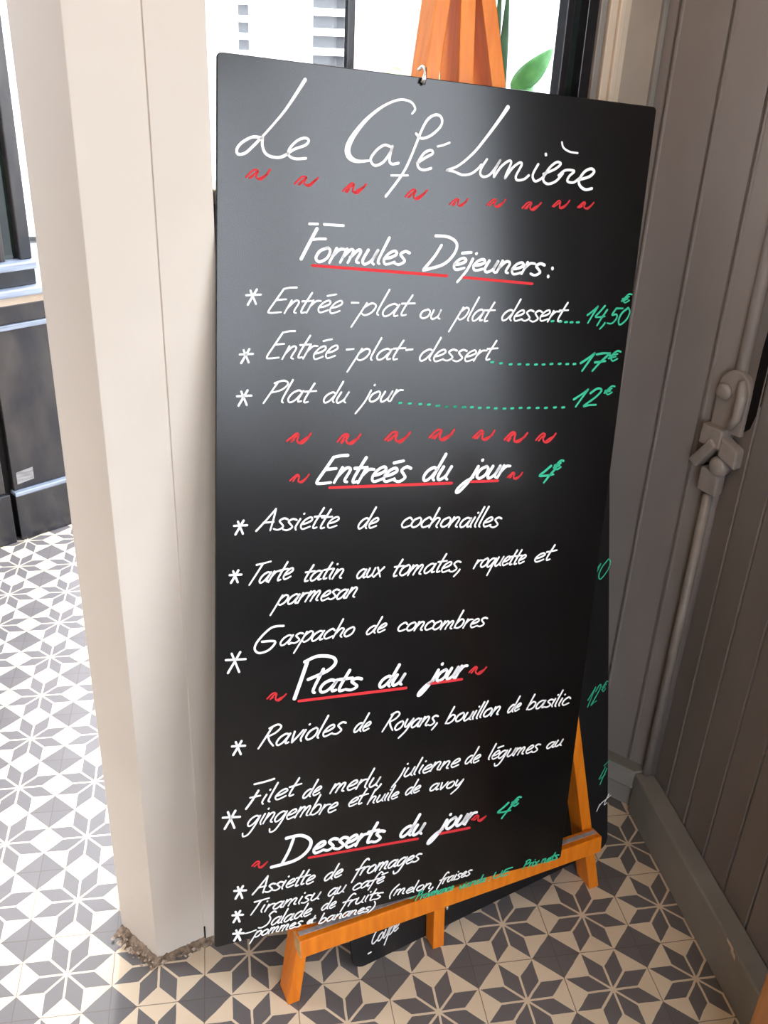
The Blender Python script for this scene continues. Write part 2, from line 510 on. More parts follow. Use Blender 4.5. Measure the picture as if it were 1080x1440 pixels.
# rest of the room
tag(MB().aabb(-1.72, -3.3, H, 1.47, 0.60, H + 0.1).obj('ceiling', M_ceiling), 'plain pale ceiling', 'ceiling', kind='structure')
mb = MB()
mb.aabb(-1.72, -3.2, 0, -1.6, 0.20, H)
mb.aabb(-1.6, 0.09, 0, -0.66, 0.20, H)
mb.aabb(-0.66, 0.09, 2.25, 0.14, 0.20, H)
tag(mb.obj('wall_front', M_inner), 'pale wall around the open doorway', 'wall', kind='structure')
mb = MB()
mb.aabb(-1.72, -3.3, 0, 1.47, -3.2, 0.12)
mb.aabb(-1.72, -3.3, 2.4, 1.47, -3.2, H)
mb.aabb(-1.72, -3.3, 0.12, -0.2, -3.2, 2.4)
mb.aabb(1.25, -3.3, 0.12, 1.47, -3.2, 2.4)
w3 = thing('fill_window', 'unseen glazed front added behind the viewer to light the room', 'window', (0.525, -3.25, 0.12), kind='structure')  # added opening, lets in more sky light for floor and pillar
for x0, x1 in ((-0.2, -0.15), (0.5, 0.55), (1.2, 1.25)):
    MB().aabb(x0, -3.28, 0.12, x1, -3.22, 2.4).obj('frame_stile', M_trim, w3, bevel=0.002)
MB().aabb(-0.15, -3.252, 0.12, 1.2, -3.248, 2.4).obj('pane', M_glass, w3)
tag(mb.obj('wall_rear', M_inner), 'pale wall behind the viewer', 'wall', kind='structure')

# unseen globe lamp added above the viewer to brighten the floor
M_fill = bpy.data.materials.new('warm_fill_glow')
M_fill.use_nodes = True
lb = M_fill.node_tree.nodes['Principled BSDF']
lb.inputs['Emission Color'].default_value = (1.0, 0.72, 0.45, 1)
lb.inputs['Emission Strength'].default_value = 20.0
lamp = thing('fill_lamp', 'unseen warm globe lamp added above the viewer to brighten the floor', 'lamp', (0.85, -0.75, H), kind='structure')
MB().lathe((0.85, -0.75, H), (0, 0, -1), [(0, 0.05), (0.02, 0.05), (0.03, 0.012), (0.10, 0.012)], 16).obj('fill_rod', M_trim, lamp, smooth=True)
MB().lathe((0.85, -0.75, H - 0.09), (0, 0, -1), [(0.0, 0.02)] + [(0.13 - 0.13 * math.cos(math.pi * k / 12), 0.13 * math.sin(math.pi * k / 12)) for k in range(1, 12)] + [(0.26, 0.003)], 24).obj('fill_globe', M_fill, lamp, smooth=True)

# ------------------------------------------------------------------ outside
FD = Vector((0.82, 0.573, 0)).normalized()
FN = Vector((FD.y, -FD.x, 0))
F0 = Vector((-0.45, 1.77, 0))
sf = thing('shop_front', 'weathered black wooden shop front outside the open doorway', 'shop front', tuple(F0))
def fbox(mb, s0, s1, z0, z1, fwd=0.0, back=0.06):
    return mb.box(F0 + FD * s0 + FN * fwd + Z * z0, FD * (s1 - s0), -FN * (fwd + back), Z * (z1 - z0))
SE = 0.256
SL = 0.33
fbox(MB(), -1.3, 0.060, 0.0, 0.19, 0.016).obj('plinth', M_black, sf, bevel=0.003)
fbox(MB(), 0.078, SL, 0.0, 0.175, 0.016).obj('plinth', M_black, sf, bevel=0.003)
fbox(MB(), 0.078, SL, 0.175, 0.19, 0.020).obj('plinth_cap', M_sillsheen, sf, bevel=0.003)
fbox(MB(), -1.3, 0.052, 0.19, 0.76, 0.0).obj('panel', M_front, sf, bevel=0.003)
fbox(MB(), 0.084, SL, 0.19, 0.76, 0.0).obj('panel', M_front, sf, bevel=0.003)
fbox(MB(), 0.050, 0.086, 0.0, 0.76, -0.02).obj('joint', M_hole, sf)
fbox(MB(), -1.3, SL, 0.76, 0.778, 0.010).obj('moulding', M_sillsheen, sf, bevel=0.003)
fbox(MB(), -1.3, SL, 0.778, 0.838, 0.002).obj('moulding', M_front, sf, bevel=0.003)
fbox(MB(), -1.3, SL, 0.838, 0.872, 0.004).obj('moulding', M_tan, sf, bevel=0.003)
fbox(MB(), -1.3, SL, 0.872, 0.898, 0.045).obj('sill', M_sillsheen, sf, bevel=0.005)
fbox(MB(), -1.3, SE, 0.898, 0.952, 0.012).obj('rail', M_black, sf, bevel=0.003)
fbox(MB(), -1.3, SE, 0.952, 0.978, 0.035).obj('sill', M_sillsheen, sf, bevel=0.005)
fbox(MB(), 0.215, SE, 0.978, 2.3, 0.004).obj('stile', M_front, sf, bevel=0.004)
fbox(MB(), 0.150, 0.168, 0.978, 2.3, 0.002).obj('stile', M_front, sf, bevel=0.004)
fbox(MB(), -1.3, 0.215, 0.978, 2.3, -0.025).obj('shop_window_pane', M_darkglass, sf)
fbox(MB(), -1.3, SE, 2.3, 2.9, 0.03).obj('fascia', M_black, sf)
MB().box(F0 + FD * 0.098 + FN * 0.0012 + Z * 0.212, FD * 0.062 + Z * 0.006, -FN * 0.001, Z * 0.045).obj('label', M_label, sf, label='small white paper label')

YF = 7.0
hb = thing('white_building', 'bright white building across the street with shuttered windows', 'building', (2.0, YF, 0))
MB().aabb(-9, YF, 0, 1.50, YF + 0.4, 5.5).obj('wall', M_facade, hb)
MB().aabb(2.55, YF, 0, 12, YF + 0.4, 5.5).obj('wall', M_facade, hb)
def shutter(x0, x1, z0, z1, n, mat):
    fr = MB().aabb(x0, YF - 0.03, z0, x1, YF, z1).obj('shutter', M_slat, hb)
    for i in range(n):
        z = z0 + (z1 - z0) * (i + 0.7) / n
        MB().aabb(x0, YF - 0.07, z, x1, YF - 0.03, z + (z1 - z0) / n * 0.38).obj('slat', mat, fr, label='white slat')
shutter(0.585, 0.665, 1.20, 3.0, 15, M_slatw)
shutter(1.165, 1.43, 1.20, 3.0, 13, M_slatw)
bb = tag(MB().aabb(1.50, YF - 0.02, 0, 2.55, YF + 0.4, 5.5).obj('brick_building', M_brick), 'pale pink brick house front across the street', 'building')
hg = MB()
for i in range(60):
    x = random.uniform(1.45, 2.6)
    z = random.uniform(0.02, 1.30)
    r = random.uniform(0.06, 0.12)
    c = Vector((x, YF - 0.35 + random.uniform(-0.1, 0.1), max(z, r)))
    hg.lathe(c - Z * r, (0, 0, 1), [(0, r * 0.3), (r * 0.5, r * 0.9), (r, r), (r * 1.5, r * 0.85), (r * 2, r * 0.2)], 8)
tag(hg.obj('clipped_hedge', M_hedge), 'pale green hedge at the foot of the brick house', 'hedge')

# potted plant outside the window
pp = thing('potted_plant', 'green broad leaved plant standing outside the window', 'plant', (0.96, 0.84, 0))
MB().lathe((0.96, 0.84, 0.0), (0, 0, 1), [(0, 0.10), (0.02, 0.105), (0.27, 0.14), (0.275, 0.155), (0.32, 0.158), (0.32, 0.135), (0.29, 0.13)], 24).obj('pot', M_pot, pp, smooth=True)
MB().lathe((0.96, 0.84, 0.285), (0, 0, 1), [(0, 0.128), (0.012, 0.126), (0.02, 0.05)], 20).obj('soil', M_soil, pp, smooth=True)
stem = [(0.96, 0.84, 0.28), (0.965, 0.84, 0.8), (0.955, 0.845, 1.25), (0.975, 0.84, 1.50)]
MB().tube(stem, [0.012, 0.010, 0.008, 0.005], 8).obj('stem', M_leafdark, pp, smooth=True)
def leaf(base, tip, wid, side, mat, droop=0.02, name='leaf', fold=0.18):
    base, tip = Vector(base), Vector(tip)
    ax = tip - base
    L = ax.length
    a = ax.normalized()
    s = Vector(side)
    s = (s - a * s.dot(a)).normalized()
    nn = a.cross(s)
    vs, fs = [], []
    n = 14
    for i in range(n + 1):
        t = i / n
        w = wid * (math.sin(math.pi * t ** 0.8)) ** 0.75 * (1 - 0.15 * t) if 0 < t < 1 else 0.0006
        c = base + a * (L * t) - nn * droop * math.sin(math.pi * t)
        for k, e in ((-1, 1), (-0.5, 0.5), (0, 0), (0.5, 0.5), (1, 1)):
            vs.append(c + s * (w * k) + nn * (abs(e) * w * fold))
    for i in range(n):
        for k in range(4):
            fs.append((i * 5 + k, i * 5 + k + 1, i * 5 + 6 + k, i * 5 + 5 + k))
    o = MB().add(vs, fs).obj(name, mat, pp, smooth=True)
    md = o.modifiers.new('thick', 'SOLIDIFY')
    md.thickness = 0.0012
    return o
leaf((0.990, 0.836, 1.588), (1.067, 0.811, 1.674), 0.026, (0.8, 0.0, -0.6), M_leaf)
leaf((0.985, 0.84, 1.50), (1.035, 0.825, 1.612), 0.020, (0.9, 0.1, -0.4), M_leaf)
MB().tube([(0.975, 0.84, 1.50), (0.982, 0.838, 1.55), (0.992, 0.836, 1.592)], 0.003, 6).obj('leaf_stalk', M_leaf, pp, smooth=True)
leaf((0.97, 0.84, 1.45), (0.966, 0.842, 1.80), 0.012, (0.9, -0.3, 0), M_leafdark, 0.01, fold=0.1)
leaf((0.96, 0.845, 1.45), (0.948, 0.846, 1.86), 0.008, (0.9, -0.3, 0), M_leafdark, 0.01, fold=0.1)
for k in range(9):
    a = k * 2.4
    z = 0.55 + 0.1 * k
    b = Vector((0.96, 0.842, z))
    leaf(b, b + Vector((math.cos(a) * 0.13, math.sin(a) * 0.11, 0.07)), 0.032, (-math.sin(a), math.cos(a), 0), M_leaf)

# ------------------------------------------------------------------ espagnolette bolt on the bead
bolt = thing('espagnolette_bolt', 'grey painted iron espagnolette bolt on the right wall bead', 'bolt', (1.335, 0.280, 0.86))
BX = Vector((0.40, -0.917, 0)).normalized()      # along the wall, to the right
BN = Vector((-0.917, -0.40, 0)).normalized()     # out of the wall
BO = Vector((1.334, 0.277, 0))
def bp_(u, z, n=0.0):
    return BO + BX * u + BN * n + Z * z
def arch(u0, u1, z0, z1, n0, th):
    pts = [bp_(u0, z0, n0), bp_(u1, z0, n0)]
    r = (u1 - u0) / 2
    for i in range(13):
        a = math.pi * i / 12
        pts.append(bp_((u0 + u1) / 2 + r * math.cos(a), z1 - r + r * math.sin(a), n0))
    return MB().prism(pts, BN * th)
arch(-0.034, 0.040, 1.02, 1.145, -0.004, 0.016).obj('escutcheon', M_iron, bolt, bevel=0.003)
MB().lathe(bp_(-0.016, 1.098, 0.010), BN, [(0, 0.017), (0.006, 0.017), (0.010, 0.015), (0.012, 0.009)], 20).obj('rivet', M_iron, bolt, smooth=True)
MB().tube([bp_(0.018, 1.130, 0.012), bp_(0.030, 1.10, 0.020), bp_(0.030, 1.06, 0.022), bp_(0.016, 1.035, 0.020)], [0.008, 0.011, 0.010, 0.008], 10).obj('handle_arm', M_iron, bolt, smooth=True)
MB().box(bp_(-0.040, 0.985, 0.0), BX * 0.052, BN * 0.030, Z * 0.042).obj('keeper', M_iron, bolt, bevel=0.004)
MB().box(bp_(0.010, 0.975, 0.004), BX * 0.044 - Z * 0.016, BN * 0.026, Z * 0.040).obj('keeper', M_iron, bolt, bevel=0.004)
MB().prism([bp_(-0.052, 0.945, 0.006), bp_(-0.030, 0.935, 0.006), bp_(0.006, 0.992, 0.006), bp_(-0.010, 1.006, 0.006)], BN * 0.030).obj('latch_lever', M_iron, bolt, bevel=0.004)
MB().lathe(bp_(0.012, 0.950, 0.004), BN, [(0, 0.021), (0.018, 0.021), (0.026, 0.015), (0.028, 0.006)], 20).obj('pivot', M_iron, bolt, smooth=True)
MB().box(bp_(-0.026, 0.885, -0.002), BX * 0.046, BN * 0.026, Z * 0.052).obj('rod_guide', M_iron, bolt, bevel=0.004)
MB().tube([bp_(-0.004, 0.124, 0.006), bp_(-0.004, 0.88, 0.010)], 0.0105, 12).obj('rod', M_iron, bolt, smooth=True)
MB().prism([(1.3475, 0.240, 1.03), (1.3475, 0.222, 1.045), (1.3475, 0.205, 1.10), (1.3475, 0.205, 1.30), (1.3475, 0.232, 1.30), (1.3475, 0.240, 1.20)], (-0.0015, 0, 0)).obj('slot', M_hole, bolt)
MB().box(bp_(-0.034, 0.915, -0.010), BX * 0.010, BN * 0.013, Z * 0.022).obj('slot', M_hole, bolt)

# brown post at the frame edge
tag(MB().aabb(1.208, -0.470, 0.0, 1.280, -0.404, 1.0).obj('wooden_post', M_brownwood, loc=(1.244, -0.437, 0), bevel=0.004),
    'brown wooden post beside the skirting at the lower right', 'post')

# ------------------------------------------------------------------ easel
EO = Vector((0.43018142, -0.12677193, 0))
ED = Vector((0.96400504, 0.26588398, 0))
EU = Vector((-0.03906087, 0.14162144, 0.98914995))
EN = Vector((0.26299912, -0.95354553, 0.14690944))
def ep(x, u, n=0.0):
    return EO + ED * x + EU * u + EN * n
easel = thing('easel', 'orange stained wooden easel carrying the large chalkboard menu', 'easel', tuple(ep(0.36, 0)))
easel.location.z = 0
def leg(x0, x1, w, top, depth, dtop):
    """bar with its foot cut level on the floor"""
    def floor_pt(x, n):
        q = ep(x, 0, n)
        return q - EU * (q.z / EU.z)
    a = [floor_pt(x0, 0), floor_pt(x0 + w, 0), floor_pt(x0 + w, -depth), floor_pt(x0, -depth)]
    b = [ep(x1, top, 0), ep(x1 + w, top, 0), ep(x1 + w, top, -dtop), ep(x1, top, -dtop)]
    m = MB().add(a + b, [(0, 3, 2, 1), (4, 5, 6, 7), (0, 1, 5, 4), (1, 2, 6, 5), (2, 3, 7, 6), (3, 0, 4, 7)])
    return m.obj('leg', M_wood, easel, bevel=0.0018)
TOP = 1.88
leg(0.0, 0.3156 / 1.662 * TOP * 0.985, 0.0245, TOP, 0.048, 0.050)
leg(0.3194, 0.3194 + 0.0291 * TOP, 0.0258, TOP, 0.034, 0.066)
leg(0.7159, 0.7159 - 0.1757 * TOP, 0.0252, TOP, 0.048, 0.068)
MB().box(ep(0.335, 1.845, -0.070), ED * 0.085, EN * 0.089, EU * 0.05).obj('head_block', M_wood, easel, bevel=0.003)
# tray across the legs
tr_ = MB().box(ep(0.022, 0.1380, 0.001), ED * 0.690 - EU * 0.007, EN * 0.034, EU * 0.0405).obj('tray', M_wood, easel, bevel=0.0022)
MB().box(ep(0.026, 0.1786, 0.010), ED * 0.682 - EU * 0.007, EN * 0.011, EU * 0.0009).obj('chalk_groove', M_groove, tr_, label='chalk dusted grey groove')
MB().box(ep(0.0212, 0.1386, 0.002), ED * 0.0012, EN * 0.032, EU * 0.039).obj('end_grain', M_woodraw, tr_, label='pale worn tray end')
for (x, u, n) in ((0.352, 0.098, -0.006), (0.366, 0.128, 0.006)):
    d = (ED * 0.8 + EN * 0.6).normalized()
    s_ = MB().lathe(ep(x - 0.004, u, n), d, [(0, 0.0045), (0.006, 0.0045), (0.006, 0.0075), (0.0085, 0.0070), (0.010, 0.004)], 14).obj('screw', M_steel, easel, smooth=True, label='zinc screw end')

# ------------------------------------------------------------------ chalkboards
def slab(origin, a, b, n, u0, u1, v0, v1, th, r):
    """rounded rectangle; u along a, v along -b, front face in the plane, thickness behind"""
    pts = []
    cs = [(u1 - r, v0 + r, -90), (u1 - r, v1 - r, 0), (u0 + r, v1 - r, 90), (u0 + r, v0 + r, 180)]
    for cu, cv, st in cs:
        for i in range(7):
            t = math.radians(st + 90 * i / 6)
            pts.append(origin + a * (cu + r * math.cos(t)) - b * (cv + r * math.sin(t)))
    return MB().prism(pts, n * -th)

def smooth_pts(pts, sub=5):
    """Catmull-Rom through (x, y, w) points"""
    if len(pts) < 3:
        return [tuple(p) for p in pts]
    out = []
    for i in range(len(pts) - 1):
        p0, p1, p2, p3 = pts[max(i - 1, 0)], pts[i], pts[i + 1], pts[min(i + 2, len(pts) - 1)]
        for k in range(sub):
            t = k / sub
            out.append(tuple(0.5 * (2 * p1[j] + (p2[j] - p0[j]) * t + (2 * p0[j] - 5 * p1[j] + 4 * p2[j] - p3[j]) * t * t
                                    + (3 * p1[j] - p0[j] - 3 * p2[j] + p3[j]) * t ** 3) for j in range(3)))
    out.append(tuple(pts[-1]))
    return out

def ribbon(mb, pts, to3d, lift=0.0006):
    """a painted marker stroke with round ends; pts = (u, v, width)"""
    q = [pts[0]]
    for p in pts[1:]:
        if math.hypot(p[0] - q[-1][0], p[1] - q[-1][1]) > 0.05:
            q.append(p)
    if len(q) == 1:
        q.append((q[0][0] + 0.06, q[0][1], q[0][2]))
    L, R = [], []
    n = len(q)
    ang0 = ang1 = 0
    for i, p in enumerate(q):
        a, c = q[max(i - 1, 0)], q[min(i + 1, n - 1)]
        dx, dy = c[0] - a[0], c[1] - a[1]
        l = math.hypot(dx, dy) or 1
        dx, dy = dx / l, dy / l
        if i == 0:
            ang0 = math.atan2(dy, dx)
        if i == n - 1:
            ang1 = math.atan2(dy, dx)
        w = p[2] / 2
        L.append((p[0] - dy * w, p[1] + dx * w))
        R.append((p[0] + dy * w, p[1] - dx * w))
    ring = []
    w0, w1 = q[0][2] / 2, q[-1][2] / 2
    capS = [(q[0][0] + w0 * math.cos(ang0 + math.pi / 2 + math.pi * k / 5), q[0][1] + w0 * math.sin(ang0 + math.pi / 2 + math.pi * k / 5)) for k in range(1, 5)]
    capE = [(q[-1][0] + w1 * math.cos(ang1 - math.pi / 2 + math.pi * k / 5), q[-1][1] + w1 * math.sin(ang1 - math.pi / 2 + math.pi * k / 5)) for k in range(1, 5)]
    vs = [to3d(x, y, lift) for x, y in L] + [to3d(x, y, lift) for x, y in R]
    fs = [(i, i + 1, n + i + 1, n + i) for i in range(n - 1)]
    k = len(vs)
    vs += [to3d(x, y, lift) for x, y in capS]
    fs.append((0, k, k + 1, k + 2, k + 3, n))
    k = len(vs)
    vs += [to3d(x, y, lift) for x, y in capE]
    fs.append((2 * n - 1, k, k + 1, k + 2, k + 3, n - 1))
    # skirt down to the board
    rim = list(range(n)) + [k + 3 - i for i in range(4)] + [2 * n - 1 - i for i in range(n)] + [2 * n + 3 - i for i in range(4)]
    base = len(vs)
    low = [to3d(*xy, 0.0) for xy in (L + capE[::-1] + R[::-1] + capS[::-1])]
    vs += low
    m = len(rim)
    fs += [(rim[i], rim[(i + 1) % m], base + (i + 1) % m, base + i) for i in range(m)]
    mb.add(vs, fs)

# handwriting: x-height 1, baseline 0; glyph = (advance, strokes)
_bowl = [(.72, .82), (.45, 1), (.14, .75), (.06, .3), (.25, 0), (.52, .2), (.74, .9)]
GL = {
 'a': (.88, [_bowl, [(.74, .95), (.68, .35), (.74, .05), (.92, .1)]]),
 'b': (.82, [[(.14, 2), (.09, 1), (.07, .05)], [(.08, .55), (.35, 1), (.68, .8), (.66, .25), (.35, 0), (.08, .15)]]),
 'c': (.74, [[(.68, .8), (.45, 1), (.14, .72), (.08, .28), (.33, 0), (.74, .2)]]),
 'd': (.90, [_bowl, [(.80, 2), (.74, 1), (.70, .25), (.86, .02)]]),
 'e': (.74, [[(.08, .42), (.42, .52), (.66, .76), (.5, 1), (.22, .82), (.08, .36), (.3, 0), (.74, .2)]]),
 'f': (.62, [[(.85, 1.8), (.66, 2), (.45, 1.7), (.32, .8), (.18, -.7)], [(.02, .85), (.7, .95)]]),
 'g': (.86, [_bowl, [(.75, .95), (.70, 0), (.52, -.85), (.18, -1), (.02, -.65)]]),
 'h': (.80, [[(.14, 2), (.07, 0)], [(.08, .4), (.32, .95), (.62, .85), (.58, .2), (.74, 0)]]),
 'i': (.36, [[(.16, 1), (.10, .3), (.22, 0)], [(.24, 1.45), (.26, 1.5)]]),
 'j': (.42, [[(.30, 1), (.24, 0), (-.02, -1.0)], [(.36, 1.45), (.38, 1.5)]]),
 'J': (.50, [[(.34, 1), (.24, 0), (-.10, -.95), (-.34, -1.1), (-.36, -.75), (-.05, -.2), (.36, .1)], [(.42, 1.5), (.44, 1.55)]]),
 'l': (.36, [[(.16, 2), (.10, .3), (.24, 0)]]),
 'm': (1.18, [[(.12, 1), (.06, 0)], [(.08, .4), (.32, .96), (.52, .85), (.48, 0)], [(.49, .4), (.74, .96), (.94, .85), (.90, .15), (1.08, .02)]]),
 'n': (.82, [[(.12, 1), (.06, 0)], [(.08, .4), (.34, .96), (.62, .85), (.58, .15), (.76, .02)]]),
 'o': (.80, [[(.48, 1), (.14, .76), (.08, .26), (.36, 0), (.68, .28), (.68, .78), (.48, 1), (.36, .95)]]),
 'p': (.80, [[(.16, 1), (.06, 0), (-.04, -1.0)], [(.1, .6), (.4, 1), (.70, .8), (.64, .25), (.35, 0), (.1, .2)]]),
 'q': (.86, [_bowl, [(.75, .95), (.68, 0), (.64, -1.0)]]),
 'r': (.60, [[(.14, 1), (.08, 0)], [(.1, .5), (.32, .93), (.62, .95)]]),
 's': (.66, [[(.64, .9), (.36, 1), (.16, .78), (.38, .52), (.58, .26), (.34, 0), (.02, .1)]]),
 't': (.52, [[(.32, 1.75), (.20, .5), (.26, .05), (.48, .1)], [(-.02, 1.02), (.66, 1.08)]]),
 'u': (.82, [[(.14, 1), (.08, .3), (.28, 0), (.58, .3), (.68, .95)], [(.68, 1), (.62, .25), (.80, .02)]]),
 'v': (.72, [[(.12, 1), (.22, .3), (.30, .02)], [(.30, .02), (.52, .5), (.70, 1.02)]]),
 'x': (.74, [[(.08, 1), (.38, .5), (.66, 0)], [(.70, 1), (.36, .48), (.02, 0)]]),
 'y': (.78, [[(.12, 1), (.14, .4), (.36, .15), (.66, .9)], [(.70, 1), (.54, -.2), (.14, -1.0)]]),
 'A': (1.05, [[(-.02, 0), (.3, 1), (.56, 1.95)], [(.56, 1.95), (.74, 1), (.88, 0)], [(.18, .72), (.84, .78)]]),
 'C': (.95, [[(.9, 1.7), (.6, 2), (.15, 1.3), (.1, .4), (.45, 0), (.95, .3)]]),
 'D': (1.1, [[(.3, 1.8), (.1, 0)], [(.1, 1.95), (.7, 1.8), (1, 1.2), (.8, .5), (.1, 0)]]),
 'E': (.98, [[(1.0, 2.02), (.62, 2.0), (.28, 1.9)], [(.28, 1.9), (.14, 1.0), (.02, .15), (.2, 0), (.80, .06)], [(.16, 1.02), (.72, 1.08)]]),
 'F': (.9, [[(.2, 1.9), (.05, 0)], [(.2, 1.95), (.9, 2)], [(.15, 1), (.6, 1.05)]]),
 'P': (.95, [[(.26, 1.85), (.14, .9), (.02, 0)], [(.10, 1.8), (.55, 2.05), (.92, 1.75), (.70, 1.2), (.16, .95)]]),
 'R': (1.05, [[(.26, 1.85), (.14, .9), (.02, 0)], [(.10, 1.8), (.55, 2.05), (.90, 1.75), (.68, 1.25), (.18, 1.0)], [(.30, 1.02), (.55, .55), (.98, .02)]]),
 'S': (.85, [[(.85, 1.8), (.55, 2), (.3, 1.6), (.6, 1.0), (.55, .3), (.15, 0), (-.2, .1)]]),
 'T': (.85, [[(-.02, 1.85), (.5, 1.9), (1.1, 1.98)], [(.50, 1.9), (.36, .9), (.22, 0)]]),
 'U': (.95, [[(.15, 1.8), (.08, .6), (.35, 0), (.75, .4), (.9, 1.8)]]),
 '1': (.70, [[(-.05, .9), (.30, 1.45), (.55, 1.95)], [(.55, 1.95), (.42, 1.0), (.30, 0)]]),
 '2': (.92, [[(.12, 1.5), (.42, 2), (.75, 1.75), (.58, 1.0), (.08, .05), (.40, .12), (.85, .1)]]),
 '4': (.95, [[(.48, 2), (.25, 1.3), (.05, .75), (.5, .75), (.9, .85)], [(.85, 1.6), (.66, .6), (.55, -.2)]]),
 '5': (.88, [[(.25, 1.9), (.12, 1.1), (.5, 1.2), (.68, .7), (.45, .1), (.02, .1)], [(.25, 1.9), (.85, 1.95)]]),
 '7': (.90, [[(.05, 1.85), (.45, 1.95), (.9, 1.9)], [(.9, 1.9), (.55, .9), (.30, -.1)], [(.2, .9), (.85, 1.0)]]),
 '0': (.95, [[(.5, 1.9), (.12, 1.3), (.1, .5), (.42, 0), (.8, .6), (.82, 1.4), (.5, 1.9)]]),
 ',': (.40, [[(.22, .15), (.16, -.15), (.0, -.55)]]),
 '-': (.60, [[(.05, .62), (.55, .68)]]),
 ':': (.35, [[(.12, .05), (.14, .1)], [(.16, .8), (.18, .85)]]),
 '(': (.50, [[(.5, 2), (.12, 1.1), (.08, .2), (.25, -.4)]]),
 ')': (.50, [[(.15, 1.9), (.42, 1.2), (.35, .3), (0, -.4)]]),
 '€': (1.5, [[(1.3, 1.7), (.8, 2), (.35, 1.4), (.35, .6), (.75, 0), (1.25, .3)], [(.0, 1.25), (1.0, 1.35)], [(.0, .75), (.9, .85)]]),
}
GL['é'] = (GL['e'][0], GL['e'][1] + [[(.26, 1.38), (.50, 1.46), (.76, 1.52)]])
NOSLANT = set()

def write_word(mb, rec, to3d):
    kind, text, u0, v0, u1, v1, ux, uy, w, c = rec
    w *= 1.1 if kind == 'HEAD' else 0.9
    adv = sum(GL[ch][0] for ch in text) - 0.12
    sh = 1 - 0.42 * abs(uy) / max(1.0, u1 - u0) if len(text) > 1 else 1.0
    sh = max(0.8, sh)
    bx, by = (u1 - u0) / adv * sh, (v1 - v0) / adv * sh
    x = 0.0
    for ch in text:
        a, strokes = GL[ch]
        jx, jy = random.uniform(-.03, .03), random.uniform(-.05, .05)
        js = random.uniform(.95, 1.06)
        for st in strokes:
            pts = [(u0 + bx * (x + px + jx) + ux * (py * js + jy), v0 + by * (x + px + jx) + uy * (py * js + jy), w) for px, py in st]
            pts = smooth_pts(pts, 4)
            m = len(pts)
            pts = [(p[0], p[1], p[2] * (1.08 - 0.22 * (i / max(1, m - 1)))) for i, p in enumerate(pts)]
            ribbon(mb, pts, to3d)
        x += a

